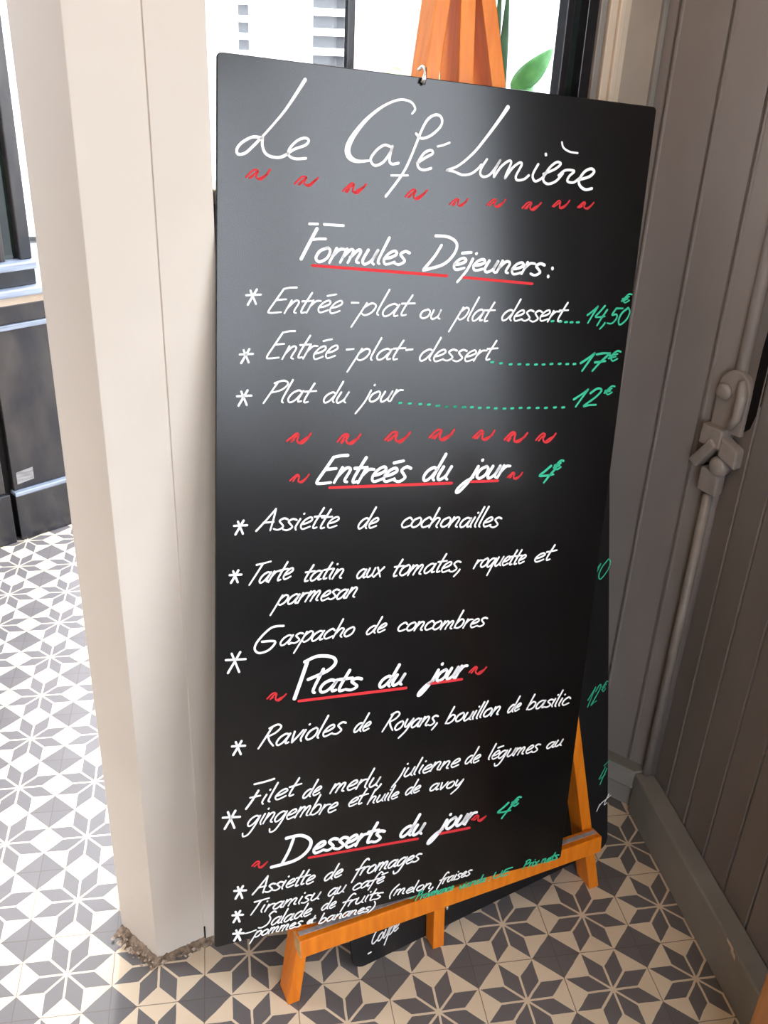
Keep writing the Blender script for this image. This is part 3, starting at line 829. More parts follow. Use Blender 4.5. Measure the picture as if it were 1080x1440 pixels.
# menu writing, in millimetres on the board from its top left corner
WORDS = [
 ('MENU', 'Entrée', 75.4, 342.2, 193.3, 340.6, 9.0, -17.9, 2.93, 'w'),
 ('MENU', '-', 202.4, 337.3, 213.0, 338.2, 9.1, -18.3, 3.02, 'w'),
 ('MENU', 'plat', 220.3, 343.5, 306.1, 344.6, 9.2, -18.6, 3.09, 'w'),
 ('MENU', 'ou', 323.7, 347.7, 365.4, 347.2, 4.6, -14.5, 3.2, 'w'),
 ('MENU', 'plat', 390.0, 349.2, 454.6, 350.8, 8.8, -18.3, 3.18, 'w'),
 ('MENU', 'dessert', 473.2, 348.3, 596.2, 350.5, 8.4, -17.6, 3.32, 'w'),
 ('MENU', 'Entrée', 74.5, 410.0, 188.1, 409.6, 9.6, -19.3, 2.98, 'w'),
 ('MENU', '-', 197.4, 407.5, 208.0, 407.5, 9.2, -18.6, 3.07, 'w'),
 ('MENU', 'plat', 217.7, 412.0, 295.8, 412.4, 8.7, -17.8, 3.15, 'w'),
 ('MENU', '-', 299.3, 410.2, 309.3, 410.3, 9.3, -19.1, 3.2, 'w'),
 ('MENU', 'dessert', 326.0, 414.9, 463.7, 414.6, 8.9, -18.4, 3.32, 'w'),
 ('MENU', 'Plat', 72.3, 476.5, 148.6, 477.3, 8.7, -17.4, 3.02, 'w'),
 ('MENU', 'du', 165.0, 478.8, 210.1, 478.8, 8.2, -16.6, 3.12, 'w'),
 ('MENU', 'jour', 233.2, 479.3, 300.0, 477.5, 8.3, -17.0, 3.22, 'w'),
 ('MENU', 'Assiette', 64.3, 679.5, 202.2, 684.9, 9.0, -18.4, 3.24, 'w'),
 ('MENU', 'de', 235.0, 688.8, 273.5, 690.7, 8.1, -16.7, 3.4, 'w'),
 ('MENU', 'cochonailles', 314.1, 694.0, 509.3, 708.6, 8.2, -17.4, 3.49, 'w'),
 ('MENU', 'Tarte', 50.5, 769.0, 126.5, 764.9, 8.6, -17.4, 3.26, 'w'),
 ('MENU', 'tatin', 142.5, 772.8, 217.4, 773.3, 8.1, -16.7, 3.26, 'w'),
 ('MENU', 'aux', 238.1, 776.7, 289.0, 778.2, 5.9, -16.0, 3.24, 'w'),
 ('MENU', 'tomates,', 302.4, 780.9, 444.5, 783.8, 8.3, -17.6, 3.38, 'w'),
 ('MENU', 'roquette', 462.9, 781.6, 570.8, 782.9, 7.2, -15.6, 3.42, 'w'),
 ('MENU', 'et', 586.0, 783.0, 627.4, 781.5, 7.3, -15.9, 3.53, 'w'),
 ('MENU', 'parmesan', 99.8, 809.0, 243.6, 810.6, 8.2, -16.8, 3.28, 'w'),
 ('MENU', 'aspacho', 105.0, 881.8, 241.9, 881.0, 8.3, -17.1, 3.35, 'w'),
 ('MENU', 'de', 260.5, 883.5, 300.4, 880.8, 7.2, -15.1, 3.35, 'w'),
 ('MENU', 'concombres', 319.7, 884.7, 499.0, 898.5, 7.3, -15.6, 3.52, 'w'),
 ('MENU', 'Ravioles', 74.0, 1068.5, 229.3, 1066.1, 9.7, -20.3, 3.76, 'w'),
 ('MENU', 'de', 247.0, 1069.4, 281.3, 1070.0, 8.0, -17.0, 3.64, 'w'),
 ('MENU', 'Royans,', 304.0, 1078.5, 422.1, 1084.1, 8.1, -17.4, 3.64, 'w'),
 ('MENU', 'bouillon', 431.1, 1085.7, 551.6, 1086.2, 7.6, -16.6, 3.65, 'w'),
 ('MENU', 'de', 564.2, 1086.9, 594.3, 1086.0, 7.0, -15.5, 3.61, 'w'),
 ('MENU', 'basilic', 607.3, 1088.3, 709.7, 1091.9, 7.1, -15.8, 3.55, 'w'),
 ('MENU', 'ilet', 78.4, 1178.1, 144.2, 1174.2, 8.6, -18.1, 3.54, 'w'),
 ('MENU', 'de', 155.1, 1183.8, 191.0, 1181.6, 7.5, -15.8, 3.49, 'w'),
 ('MENU', 'merlu,', 207.4, 1185.1, 316.2, 1189.5, 8.2, -17.5, 3.61, 'w'),
 ('MENU', 'julienne', 340.1, 1181.1, 471.0, 1182.4, 7.7, -16.6, 3.48, 'w'),
 ('MENU', 'de', 480.1, 1181.1, 515.8, 1182.2, 7.1, -15.6, 3.44, 'w'),
 ('MENU', 'légumes', 529.9, 1181.9, 649.7, 1185.2, 7.1, -15.9, 3.38, 'w'),
 ('MENU', 'au', 664.5, 1183.2, 704.8, 1183.0, 5.9, -13.3, 3.49, 'w'),
 ('MENU', 'gingembre', 54.8, 1216.9, 225.4, 1224.6, 8.7, -18.4, 3.34, 'w'),
 ('MENU', 'et', 241.8, 1220.9, 276.7, 1219.8, 7.6, -16.2, 3.34, 'w'),
 ('MENU', 'huile', 282.6, 1224.1, 345.8, 1224.6, 6.4, -13.7, 3.26, 'w'),
 ('MENU', 'de', 357.2, 1221.0, 391.1, 1220.8, 6.4, -13.9, 3.33, 'w'),
 ('MENU', 'avoy', 407.8, 1224.5, 481.2, 1227.9, 6.5, -14.1, 3.41, 'w'),
 ('MENU', 'Assiette', 68.3, 1361.8, 185.4, 1367.9, 7.7, -16.3, 3.45, 'w'),
 ('MENU', 'de', 202.1, 1369.4, 240.1, 1368.6, 7.1, -15.3, 3.58, 'w'),
 ('MENU', 'fromages', 261.8, 1376.0, 402.4, 1376.3, 7.2, -15.7, 3.72, 'w'),
 ('MENU', 'Tiramisu', 61.0, 1403.8, 198.0, 1407.3, 6.4, -13.7, 3.2, 'w'),
 ('MENU', 'au', 210.5, 1406.1, 248.9, 1405.7, 6.5, -14.0, 3.17, 'w'),
 ('MENU', 'café', 260.4, 1407.3, 327.5, 1404.9, 5.9, -12.8, 3.24, 'w'),
 ('MENU', 'Salade', 84.0, 1438.4, 182.2, 1437.6, 6.5, -13.8, 3.23, 'w'),
 ('MENU', 'de', 199.0, 1434.5, 230.1, 1433.9, 5.9, -12.6, 3.02, 'w'),
 ('MENU', 'fruits', 238.9, 1439.6, 325.1, 1439.8, 5.9, -12.9, 3.09, 'w'),
 ('MENU', '(melon,', 338.7, 1442.0, 440.4, 1448.8, 5.3, -11.7, 3.05, 'w'),
 ('MENU', 'fraises', 444.8, 1445.0, 519.4, 1440.0, 5.4, -11.9, 3.14, 'w'),
 ('MENU', 'pommes', 70.9, 1454.8, 163.4, 1457.4, 5.2, -11.0, 2.94, 'w'),
 ('MENU', 'et', 171.7, 1456.7, 187.1, 1456.5, 3.9, -8.4, 2.7, 'w'),
 ('MENU', 'bananes)', 195.7, 1462.3, 310.1, 1463.3, 4.6, -10.0, 2.93, 'w'),
 ('HEAD', 'ormules', 144.9, 266.9, 299.6, 266.8, 8.9, -20.1, 3.96, 'w'),
 ('HEAD', 'éjeuners', 375.5, 269.8, 545.8, 275.8, 7.7, -18.1, 4.12, 'w'),
 ('HEAD', 'Entreés', 160.2, 607.8, 324.4, 612.9, 11.3, -23.3, 4.54, 'w'),
 ('HEAD', 'du', 348.2, 614.3, 402.1, 616.2, 10.4, -21.7, 4.65, 'w'),
 ('HEAD', 'Jour', 436.5, 617.0, 515.6, 617.8, 9.9, -21.0, 4.7, 'w'),
 ('HEAD', 'lats', 164.2, 978.9, 256.4, 985.8, 9.1, -21.7, 4.97, 'w'),
 ('HEAD', 'du', 289.1, 988.3, 341.9, 991.2, 9.8, -20.8, 5.03, 'w'),
 ('HEAD', 'Jour', 390.4, 994.7, 464.8, 993.5, 9.9, -21.4, 5.1, 'w'),
 ('HEAD', 'esserts', 177.7, 1303.1, 320.5, 1311.2, 9.1, -22.3, 5.33, 'w'),
 ('HEAD', 'du', 351.4, 1312.5, 405.5, 1314.6, 9.1, -19.9, 5.43, 'w'),
 ('HEAD', 'Jour', 434.8, 1318.5, 514.4, 1316.6, 9.8, -21.8, 5.45, 'w'),
 ('PRICE', '14,50', 641.5, 351.3, 732.3, 354.1, 5.9, -14.7, 3.52, 'g'),
 ('PRICE', '€', 711.4, 319.0, 730.4, 313.8, 2.5, -7.3, 2.99, 'g'),
 ('PRICE', '17', 638.1, 434.2, 692.1, 432.3, 6.9, -14.9, 4.39, 'g'),
 ('PRICE', '€', 699.3, 418.6, 721.8, 415.0, 3.0, -8.7, 3.61, 'g'),
 ('PRICE', '12', 631.8, 497.9, 689.2, 495.6, 7.0, -15.1, 4.18, 'g'),
 ('PRICE', '€', 699.1, 479.2, 718.5, 474.5, 2.6, -7.6, 3.38, 'g'),
 ('PRICE', '4', 575.4, 629.1, 603.8, 629.5, 6.5, -14.0, 4.49, 'g'),
 ('PRICE', '€', 609.1, 611.4, 626.7, 607.1, 2.6, -7.7, 4.23, 'g'),
 ('PRICE', '4', 561.1, 1317.7, 589.2, 1321.0, 6.6, -14.8, 4.64, 'g'),
 ('PRICE', '€', 595.5, 1302.8, 614.9, 1299.0, 3.0, -9.2, 4.33, 'g'),
 ('NOTE', '-', 384.3, 1466.4, 391.9, 1465.2, 3.6, -10.6, 2.74, 'g'),
 ('NOTE', 'Provenance', 398.2, 1467.0, 483.0, 1465.5, 3.1, -9.2, 2.79, 'g'),
 ('NOTE', 'viande', 492.9, 1468.2, 556.2, 1465.1, 2.8, -8.6, 2.87, 'g'),
 ('NOTE', ':', 559.6, 1466.0, 566.2, 1466.1, 2.5, -7.9, 2.9, 'g'),
 ('NOTE', 'UE', 571.0, 1464.0, 612.8, 1463.2, 2.5, -7.9, 2.93, 'g'),
 ('NOTE', 'Prix', 643.0, 1459.1, 680.9, 1458.6, 3.0, -9.6, 3.16, 'g'),
 ('NOTE', 'nets', 686.1, 1458.2, 729.7, 1455.5, 3.0, -9.7, 3.21, 'g'),
]
TRACED = [
 ('TITLE', 'Le', 'w', [[(124.9, 21.9, 4.22),(110.9, 43.4, 3.58),(95.9, 65.0, 2.93),(79.1, 84.9, 2.6),(64.0, 101.6, 2.59)], [(65.0, 102.7, 3.25),(50.4, 102.7, 3.22),(36.0, 110.6, 3.21),(28.3, 119.8, 3.21),(30.1, 126.5, 3.22),(40.5, 124.1, 3.23),(52.9, 112.9, 3.24),(63.7, 102.8, 3.24),(64.5, 112.0, 3.26),(68.1, 121.1, 3.27),(76.5, 126.0, 3.29),(90.4, 126.2, 3.31),(101.5, 121.0, 3.32)], [(101.5, 120.4, 2.99),(112.9, 113.2, 3.0),(128.0, 107.0, 3.01),(132.7, 100.3, 3.01),(126.2, 97.7, 3.0),(114.4, 103.0, 2.99),(104.1, 114.5, 2.99),(103.6, 122.7, 2.99),(113.3, 126.4, 3.01),(129.2, 124.6, 3.03)]]),
 ('TITLE', 'Café', 'w', [[(292.2, 50.7, 2.47),(296.7, 43.2, 2.82),(288.8, 34.9, 2.81),(270.7, 33.7, 2.78),(246.7, 44.0, 3.11),(221.5, 63.5, 4.13),(201.2, 87.6, 5.84),(192.5, 106.0, 7.23),(196.0, 117.7, 6.92),(208.1, 122.6, 4.18),(226.5, 120.6, 2.81)], [(262.2, 99.5, 3.19),(250.6, 97.2, 3.17),(238.1, 105.3, 3.16),(229.4, 118.4, 3.16),(236.3, 126.4, 3.18),(249.3, 121.2, 3.19),(260.0, 107.2, 3.19),(263.3, 98.1, 3.19)], [(262.3, 100.5, 3.19),(259.5, 117.1, 3.2),(264.0, 122.4, 3.21),(274.4, 120.4, 3.22)], [(300.7, 77.4, 3.22),(310.9, 83.1, 3.24),(327.1, 76.5, 3.25),(341.1, 62.7, 3.26),(341.1, 52.1, 3.25),(332.0, 48.4, 3.23),(319.1, 55.4, 3.22),(309.3, 72.0, 3.22),(300.1, 95.9, 3.23),(290.0, 120.5, 3.25),(278.8, 140.0, 3.25),(256.8, 168.3, 3.25)], [(263.9, 138.4, 2.51),(277.4, 137.5, 2.52),(291.1, 136.5, 2.54)], [(305.6, 118.1, 3.26),(318.8, 109.4, 3.27),(329.9, 102.9, 3.28),(327.2, 98.4, 3.28),(316.4, 102.9, 3.26),(306.4, 118.0, 3.27),(309.3, 125.2, 3.28),(318.2, 126.9, 3.29),(329.1, 123.8, 3.3)], [(337.9, 92.2, 2.55),(347.3, 89.5, 2.56),(357.5, 85.3, 2.57)]]),
 ('TITLE', 'Lumière', 'w', [[(453.6, 26.8, 5.63),(441.9, 43.8, 4.51),(423.4, 68.4, 3.75),(401.0, 95.4, 3.38),(376.0, 116.3, 2.99),(356.3, 124.6, 3.34)], [(356.3, 124.6, 2.97),(368.6, 125.7, 2.99),(383.4, 129.5, 3.01),(398.9, 126.4, 3.03),(409.5, 118.8, 3.03),(415.2, 112.5, 3.03)], [(424.4, 103.9, 3.04),(416.4, 116.2, 3.04),(414.3, 125.3, 3.04),(420.2, 129.8, 3.06),(430.9, 126.3, 3.07),(440.0, 115.9, 3.07),(448.1, 103.5, 3.07)], [(448.1, 103.5, 3.07),(439.5, 119.4, 3.07),(439.2, 128.5, 3.08)], [(439.6, 128.5, 3.08),(450.0, 113.4, 3.08),(462.3, 103.8, 3.08),(468.1, 105.5, 3.09),(460.9, 123.2, 3.1),(459.4, 129.2, 3.1)], [(459.4, 129.2, 3.1),(471.5, 113.0, 3.1),(483.6, 104.4, 3.11),(487.4, 107.6, 3.12),(478.9, 124.4, 3.12),(482.2, 130.5, 3.13),(494.2, 128.3, 3.15),(502.3, 122.1, 3.15)], [(517.9, 104.3, 3.16),(509.6, 120.9, 3.16),(514.7, 129.8, 3.17),(525.8, 125.5, 3.18),(535.3, 115.5, 3.19)], [(530.1, 88.2, 3.55),(530.7, 89.6, 3.55)], [(529.3, 118.1, 3.18),(549.8, 109.5, 3.2),(560.0, 100.9, 3.21),(552.1, 98.7, 3.19),(538.9, 108.9, 3.19),(529.8, 125.6, 3.19),(539.2, 132.5, 3.21),(554.3, 127.2, 3.22),(565.9, 114.9, 3.23)], [(558.1, 68.4, 2.38),(562.2, 76.2, 2.39),(574.3, 81.3, 2.4),(589.9, 82.2, 2.42)], [(558.2, 118.3, 3.22),(570.7, 109.5, 3.23),(587.3, 109.8, 3.25),(579.1, 117.6, 3.25),(576.1, 125.7, 3.25),(587.8, 127.1, 3.27),(598.8, 119.9, 3.27)], [(599.1, 122.0, 3.68),(617.8, 116.0, 3.71),(626.0, 107.8, 3.71),(618.9, 103.9, 3.69),(606.7, 109.9, 3.68),(598.4, 123.5, 3.69),(602.3, 132.0, 3.7),(613.2, 136.5, 3.72),(625.1, 133.9, 3.73)]]),
 ('HEAD', 'F', 'w', [[(149.5, 220.0, 4.2),(138.4, 240.5, 4.21),(126.3, 263.5, 4.22)], [(142.0, 235.7, 3.16),(153.0, 234.2, 3.17),(163.4, 233.7, 3.18)], [(137.5, 213.6, 3.13),(150.4, 213.3, 3.15)], [(160.4, 213.4, 3.16),(190.7, 213.6, 3.2)]]),
 ('HEAD', 'D', 'w', [[(355.8, 234.9, 3.84),(344.0, 253.2, 3.84),(326.9, 272.7, 3.84)], [(344.8, 221.2, 3.8),(367.3, 222.0, 3.84),(382.3, 231.0, 3.87),(379.4, 246.5, 3.89),(361.5, 263.4, 3.88),(327.0, 273.4, 3.84)]]),
 ('HEAD', 'colon', 'w', [[(564.6, 262.6, 4.2),(564.8, 263.8, 4.2)], [(557.9, 275.8, 4.21),(558.0, 276.9, 4.21)]]),
 ('HEAD', 'P', 'w', [[(157.1, 918.8, 5.61),(147.1, 950.7, 5.63),(136.3, 984.1, 5.66)], [(152.4, 918.1, 4.73),(175.5, 910.9, 4.77),(202.2, 916.6, 4.82),(208.3, 928.6, 4.85),(193.7, 941.1, 4.84),(159.9, 951.9, 4.79)]]),
 ('HEAD', 'D', 'w', [[(142.3, 1263.3, 4.7),(134.1, 1287.1, 4.72),(122.2, 1310.0, 4.72)], [(128.9, 1259.0, 5.14),(156.5, 1259.8, 5.19),(175.4, 1275.9, 5.25),(169.3, 1295.9, 5.27),(145.4, 1310.0, 5.24),(102.4, 1312.8, 5.16)]]),
 ('MENU', 'G', 'w', [[(113.6, 847.2, 3.33),(92.9, 847.9, 3.3),(72.0, 866.2, 3.29),(65.0, 881.3, 3.3),(73.2, 890.5, 3.31),(90.1, 886.6, 3.33),(99.6, 873.4, 3.33),(77.3, 870.7, 3.3)]]),
 ('MENU', 'F', 'w', [[(75.8, 1150.2, 3.56),(65.5, 1166.7, 3.57),(54.3, 1181.6, 3.57)], [(61.2, 1161.1, 2.67),(79.3, 1160.8, 2.68)], [(68.4, 1136.0, 3.1),(86.1, 1135.1, 3.12),(103.9, 1132.8, 3.14)]]),
 ('MENU', 'dash', 'w', [[(56.2, 1441.7, 2.15),(66.1, 1441.6, 2.16),(76.0, 1439.9, 2.16)]]),
 ('LINE', 'underline', 'r', [[(144.3, 272.3, 3.84),(253.1, 276.4, 4.22),(369.2, 280.8, 4.22)]]),
 ('LINE', 'underline', 'r', [[(399.2, 282.2, 3.8),(462.7, 285.4, 4.1),(528.4, 288.8, 4.01)]]),
 ('LINE', 'underline', 'r', [[(185.0, 616.0, 4.08),(292.6, 618.9, 4.48),(406.6, 621.9, 4.46)]]),
 ('LINE', 'underline', 'r', [[(443.4, 621.6, 3.99),(470.3, 622.4, 4.23),(497.5, 623.2, 4.07)]]),
 ('LINE', 'underline', 'r', [[(144.1, 990.0, 4.46),(242.7, 993.9, 4.87),(346.5, 998.0, 4.82)]]),
 ('LINE', 'underline', 'r', [[(390.1, 997.1, 4.6),(424.6, 997.7, 4.89),(459.7, 998.5, 4.72)]]),
 ('LINE', 'underline', 'r', [[(172.9, 1311.0, 4.33),(280.1, 1317.7, 4.73),(393.1, 1324.8, 4.69)]]),
 ('LINE', 'underline', 'r', [[(440.4, 1325.1, 4.76),(472.9, 1326.3, 5.05),(505.9, 1327.5, 4.87)]]),
 ('SQUIG', 'squiggle', 'r', [[(41.9, 155.9, 3.35),(50.2, 147.4, 3.35),(55.6, 145.0, 3.36),(58.9, 146.7, 3.36),(56.6, 152.9, 3.37),(58.0, 156.0, 3.37),(63.5, 157.5, 3.38),(70.1, 152.0, 3.39),(76.6, 143.4, 3.39)], [(46.7, 156.6, 3.15),(53.5, 151.1, 3.15),(58.9, 146.7, 3.15)], [(60.2, 156.7, 3.17),(65.7, 154.0, 3.17),(73.4, 149.4, 3.18)], [(49.2, 156.5, 2.52),(52.4, 153.2, 2.52)]]),
 ('SQUIG', 'squiggle', 'r', [[(113.8, 159.9, 3.35),(122.0, 151.6, 3.36),(127.4, 149.1, 3.36),(130.8, 150.8, 3.37),(127.7, 157.0, 3.37),(130.0, 160.2, 3.38),(135.6, 161.5, 3.39),(142.2, 156.1, 3.39),(148.7, 149.6, 3.4)], [(119.8, 160.5, 3.15),(125.4, 154.9, 3.16),(130.8, 150.8, 3.16)], [(132.3, 160.7, 3.17),(137.8, 158.1, 3.18),(145.4, 152.1, 3.18)], [(121.1, 160.7, 2.52),(124.3, 157.2, 2.53)]]),
 ('SQUIG', 'squiggle', 'r', [[(188.1, 165.0, 3.58),(195.4, 158.1, 3.59),(201.2, 153.7, 3.59),(204.9, 155.5, 3.6),(203.9, 161.9, 3.6),(204.2, 165.1, 3.61),(210.3, 166.8, 3.62),(217.3, 161.1, 3.62),(224.2, 153.5, 3.63)], [(192.7, 165.8, 3.37),(199.1, 159.1, 3.37),(204.9, 155.5, 3.37)], [(206.6, 166.0, 3.39),(212.5, 161.6, 3.39),(220.7, 157.6, 3.4)], [(194.7, 166.8, 2.7),(198.0, 162.3, 2.7)]]),
 ('SQUIG', 'squiggle', 'r', [[(289.7, 166.8, 3.51),(296.4, 159.4, 3.51),(302.1, 155.9, 3.52),(305.8, 157.7, 3.53),(303.3, 164.0, 3.53),(305.4, 168.9, 3.54),(311.4, 168.6, 3.55),(318.2, 163.1, 3.55),(324.9, 155.6, 3.55)], [(294.5, 167.6, 3.3),(300.2, 161.9, 3.3),(305.8, 157.7, 3.31)], [(307.8, 167.8, 3.32),(313.5, 164.4, 3.32),(321.6, 159.6, 3.33)], [(295.8, 167.3, 2.64),(299.1, 164.2, 2.64)]]),
 ('SQUIG', 'squiggle', 'r', [[(365.3, 173.8, 2.91),(372.5, 167.2, 2.91),(377.3, 164.8, 2.91),(380.4, 166.3, 2.92),(379.6, 171.4, 2.92),(380.1, 173.8, 2.92),(385.2, 175.2, 2.93),(390.8, 170.7, 2.93),(396.2, 163.6, 2.93)], [(370.5, 174.4, 2.73),(375.6, 168.6, 2.73),(380.4, 166.3, 2.73)], [(382.1, 174.6, 2.74),(386.9, 171.8, 2.75),(393.6, 168.0, 2.75)], [(372.2, 175.3, 2.19),(374.9, 171.6, 2.19)]]),
 ('SQUIG', 'squiggle', 'r', [[(430.7, 171.1, 3.11),(438.3, 164.2, 3.11),(443.4, 161.5, 3.11),(446.8, 163.0, 3.12),(444.4, 168.5, 3.12),(446.6, 172.2, 3.13),(452.1, 172.5, 3.13),(458.1, 167.7, 3.14),(463.9, 160.7, 3.14)], [(435.5, 171.7, 2.92),(441.8, 166.5, 2.92),(446.8, 163.0, 2.92)], [(448.8, 171.8, 2.93),(453.8, 168.5, 2.94),(461.1, 165.0, 2.94)]]),
 ('SQUIG', 'squiggle', 'r', [[(495.8, 171.7, 3.19),(503.8, 164.0, 3.19),(509.1, 161.9, 3.2),(512.6, 163.5, 3.2),(510.3, 169.1, 3.21),(512.7, 173.1, 3.21),(518.3, 173.2, 3.22),(524.4, 168.3, 3.22),(530.4, 161.8, 3.22)], [(500.7, 172.3, 3.0),(507.4, 166.2, 3.0),(512.6, 163.5, 3.0)], [(514.8, 172.4, 3.01),(520.0, 168.7, 3.02),(527.4, 165.3, 3.02)], [(503.7, 172.6, 2.4),(506.6, 169.3, 2.4)]]),
 ('SQUIG', 'squiggle', 'r', [[(552.5, 165.9, 3.13),(558.5, 160.4, 3.13),(563.5, 156.5, 3.13),(567.0, 158.0, 3.14),(566.1, 163.4, 3.14),(567.1, 167.8, 3.15),(572.6, 167.4, 3.15),(578.6, 162.7, 3.16),(584.3, 155.1, 3.16)], [(555.4, 166.6, 2.93),(562.0, 161.9, 2.94),(567.0, 158.0, 2.94)], [(569.2, 166.7, 2.95),(574.4, 164.4, 2.95),(581.6, 159.6, 2.96)]]),
 ('SQUIG', 'squiggle', 'r', [[(601.5, 164.7, 3.19),(607.7, 159.3, 3.19),(612.4, 155.9, 3.19),(615.7, 157.4, 3.2),(613.8, 162.4, 3.2),(615.7, 164.9, 3.2),(621.1, 166.0, 3.21),(626.7, 161.6, 3.21),(632.1, 155.5, 3.22)], [(604.5, 165.3, 2.99),(610.9, 159.8, 2.99),(615.7, 157.4, 3.0)], [(617.9, 165.4, 3.01),(622.8, 163.6, 3.01),(629.4, 158.7, 3.01)], [(607.4, 164.3, 2.39),(610.2, 162.6, 2.4)]]),
 ('SQUIG', 'squiggle', 'r', [[(111.2, 536.6, 3.89),(120.6, 529.4, 3.89),(126.6, 525.2, 3.9),(130.4, 527.8, 3.91),(127.8, 534.9, 3.91),(129.5, 539.2, 3.92),(135.8, 541.2, 3.93),(143.1, 535.5, 3.94),(150.3, 526.2, 3.94)], [(118.5, 538.1, 3.66),(124.3, 530.9, 3.66),(130.4, 527.8, 3.66)], [(132.0, 539.9, 3.68),(138.1, 535.7, 3.68),(146.7, 530.7, 3.69)], [(119.6, 537.2, 2.93),(123.2, 534.7, 2.93)]]),
 ('SQUIG', 'squiggle', 'r', [[(195.4, 540.9, 4.03),(203.5, 531.6, 4.03),(209.8, 529.2, 4.04),(213.8, 531.8, 4.05),(210.1, 539.0, 4.05),(213.1, 544.1, 4.06),(219.7, 545.6, 4.07),(227.2, 539.7, 4.08),(234.6, 530.6, 4.08)], [(201.6, 542.4, 3.79),(207.4, 534.1, 3.79),(213.8, 531.8, 3.79)], [(215.7, 544.2, 3.81),(222.1, 540.9, 3.82),(231.0, 537.0, 3.83)], [(202.7, 543.9, 3.03),(206.4, 538.9, 3.03)]]),
 ('SQUIG', 'squiggle', 'r', [[(278.0, 541.4, 4.42),(287.6, 531.6, 4.43),(294.6, 528.7, 4.44),(299.1, 531.5, 4.45),(296.4, 539.5, 4.45),(298.4, 543.4, 4.46),(305.8, 546.6, 4.48),(314.1, 540.2, 4.49),(322.2, 530.8, 4.49)], [(283.1, 542.9, 4.16),(292.2, 536.5, 4.17),(299.1, 531.5, 4.17)], [(301.4, 545.0, 4.19),(308.4, 542.4, 4.2),(318.2, 536.3, 4.21)], [(286.8, 542.3, 3.33),(290.9, 539.2, 3.33)]]),
 ('SQUIG', 'squiggle', 'r', [[(358.3, 540.6, 4.43),(368.6, 530.8, 4.44),(375.6, 528.1, 4.44),(380.2, 530.9, 4.46),(377.0, 538.7, 4.46),(379.9, 545.3, 4.47),(387.3, 545.8, 4.49),(395.6, 539.4, 4.49),(403.6, 529.3, 4.49)], [(363.6, 542.1, 4.16),(373.4, 535.9, 4.17),(380.2, 530.9, 4.18)], [(382.8, 544.2, 4.2),(389.8, 540.7, 4.2),(399.8, 537.2, 4.22)], [(368.1, 543.6, 3.34),(372.1, 538.5, 3.34)]]),
 ('SQUIG', 'squiggle', 'r', [[(440.6, 544.2, 4.16),(449.0, 536.8, 4.16),(455.5, 532.6, 4.17),(459.9, 535.2, 4.18),(458.6, 542.5, 4.19),(459.7, 547.5, 4.19),(466.8, 549.0, 4.21),(474.6, 543.1, 4.21),(482.0, 533.6, 4.21)], [(444.8, 545.6, 3.91),(453.4, 539.7, 3.91),(459.9, 535.2, 3.92)], [(462.5, 547.6, 3.94),(469.2, 545.3, 3.94),(478.5, 540.8, 3.95)], [(448.5, 546.3, 3.13),(452.3, 542.3, 3.13)]]),
 ('SQUIG', 'squiggle', 'r', [[(503.1, 550.4, 4.55),(511.7, 541.8, 4.55),(518.8, 537.7, 4.56),(523.7, 540.5, 4.57),(522.7, 548.5, 4.58),(523.7, 554.0, 4.59),(531.5, 555.6, 4.6),(540.0, 549.2, 4.61),(548.2, 540.6, 4.61)], [(508.9, 551.9, 4.28),(516.4, 543.5, 4.28),(523.7, 540.5, 4.29)], [(526.7, 554.0, 4.31),(534.1, 551.7, 4.32),(544.3, 546.8, 4.33)], [(511.4, 553.6, 3.43),(515.4, 548.2, 3.43)]]),
 ('SQUIG', 'squiggle', 'r', [[(567.2, 553.7, 4.08),(574.3, 546.2, 4.08),(580.7, 542.4, 4.09),(585.2, 545.0, 4.1),(581.8, 552.0, 4.1),(585.4, 558.0, 4.11),(592.3, 558.4, 4.12),(599.9, 552.7, 4.13),(607.1, 543.6, 4.13)], [(572.9, 555.2, 3.83),(578.8, 548.8, 3.84),(585.2, 545.0, 3.84)], [(588.0, 557.0, 3.86),(594.4, 552.4, 3.86),(603.5, 548.3, 3.87)]]),
 ('SQUIG', 'squiggle', 'r', [[(118.1, 600.5, 3.23),(124.8, 594.4, 3.23),(129.8, 591.1, 3.23),(133.0, 593.3, 3.24),(132.1, 599.3, 3.25),(132.2, 602.6, 3.25),(137.4, 604.6, 3.26),(143.4, 599.9, 3.26),(149.3, 592.0, 3.26)], [(123.0, 601.8, 3.03),(127.9, 594.9, 3.03),(133.0, 593.3, 3.04)], [(134.3, 603.4, 3.05),(139.3, 601.6, 3.05),(146.4, 596.2, 3.06)]]),
 ('SQUIG', 'squiggle', 'r', [[(516.3, 618.0, 3.49),(522.1, 612.8, 3.49),(526.8, 609.6, 3.5),(530.1, 611.6, 3.5),(528.8, 616.9, 3.51),(530.2, 621.4, 3.51),(535.3, 621.8, 3.52),(540.9, 617.6, 3.52),(546.3, 610.9, 3.52)], [(520.2, 619.1, 3.28),(525.3, 613.6, 3.28),(530.1, 611.6, 3.28)], [(532.1, 620.7, 3.29),(537.0, 619.1, 3.3),(543.8, 615.6, 3.3)], [(521.8, 619.3, 2.62),(524.6, 616.7, 2.63)]]),
 ('SQUIG', 'squiggle', 'r', [[(88.0, 976.3, 3.41),(96.2, 968.7, 3.42),(101.4, 967.5, 3.42),(104.5, 970.2, 3.43),(102.8, 976.6, 3.43),(103.7, 981.1, 3.44),(109.0, 983.1, 3.45),(115.1, 978.6, 3.45),(121.3, 972.8, 3.45)], [(93.6, 978.3, 3.21),(99.4, 971.7, 3.21),(104.5, 970.2, 3.22)], [(105.8, 981.5, 3.23),(111.0, 978.7, 3.23),(118.2, 976.5, 3.24)], [(95.4, 977.3, 2.57),(98.5, 975.8, 2.57)]]),
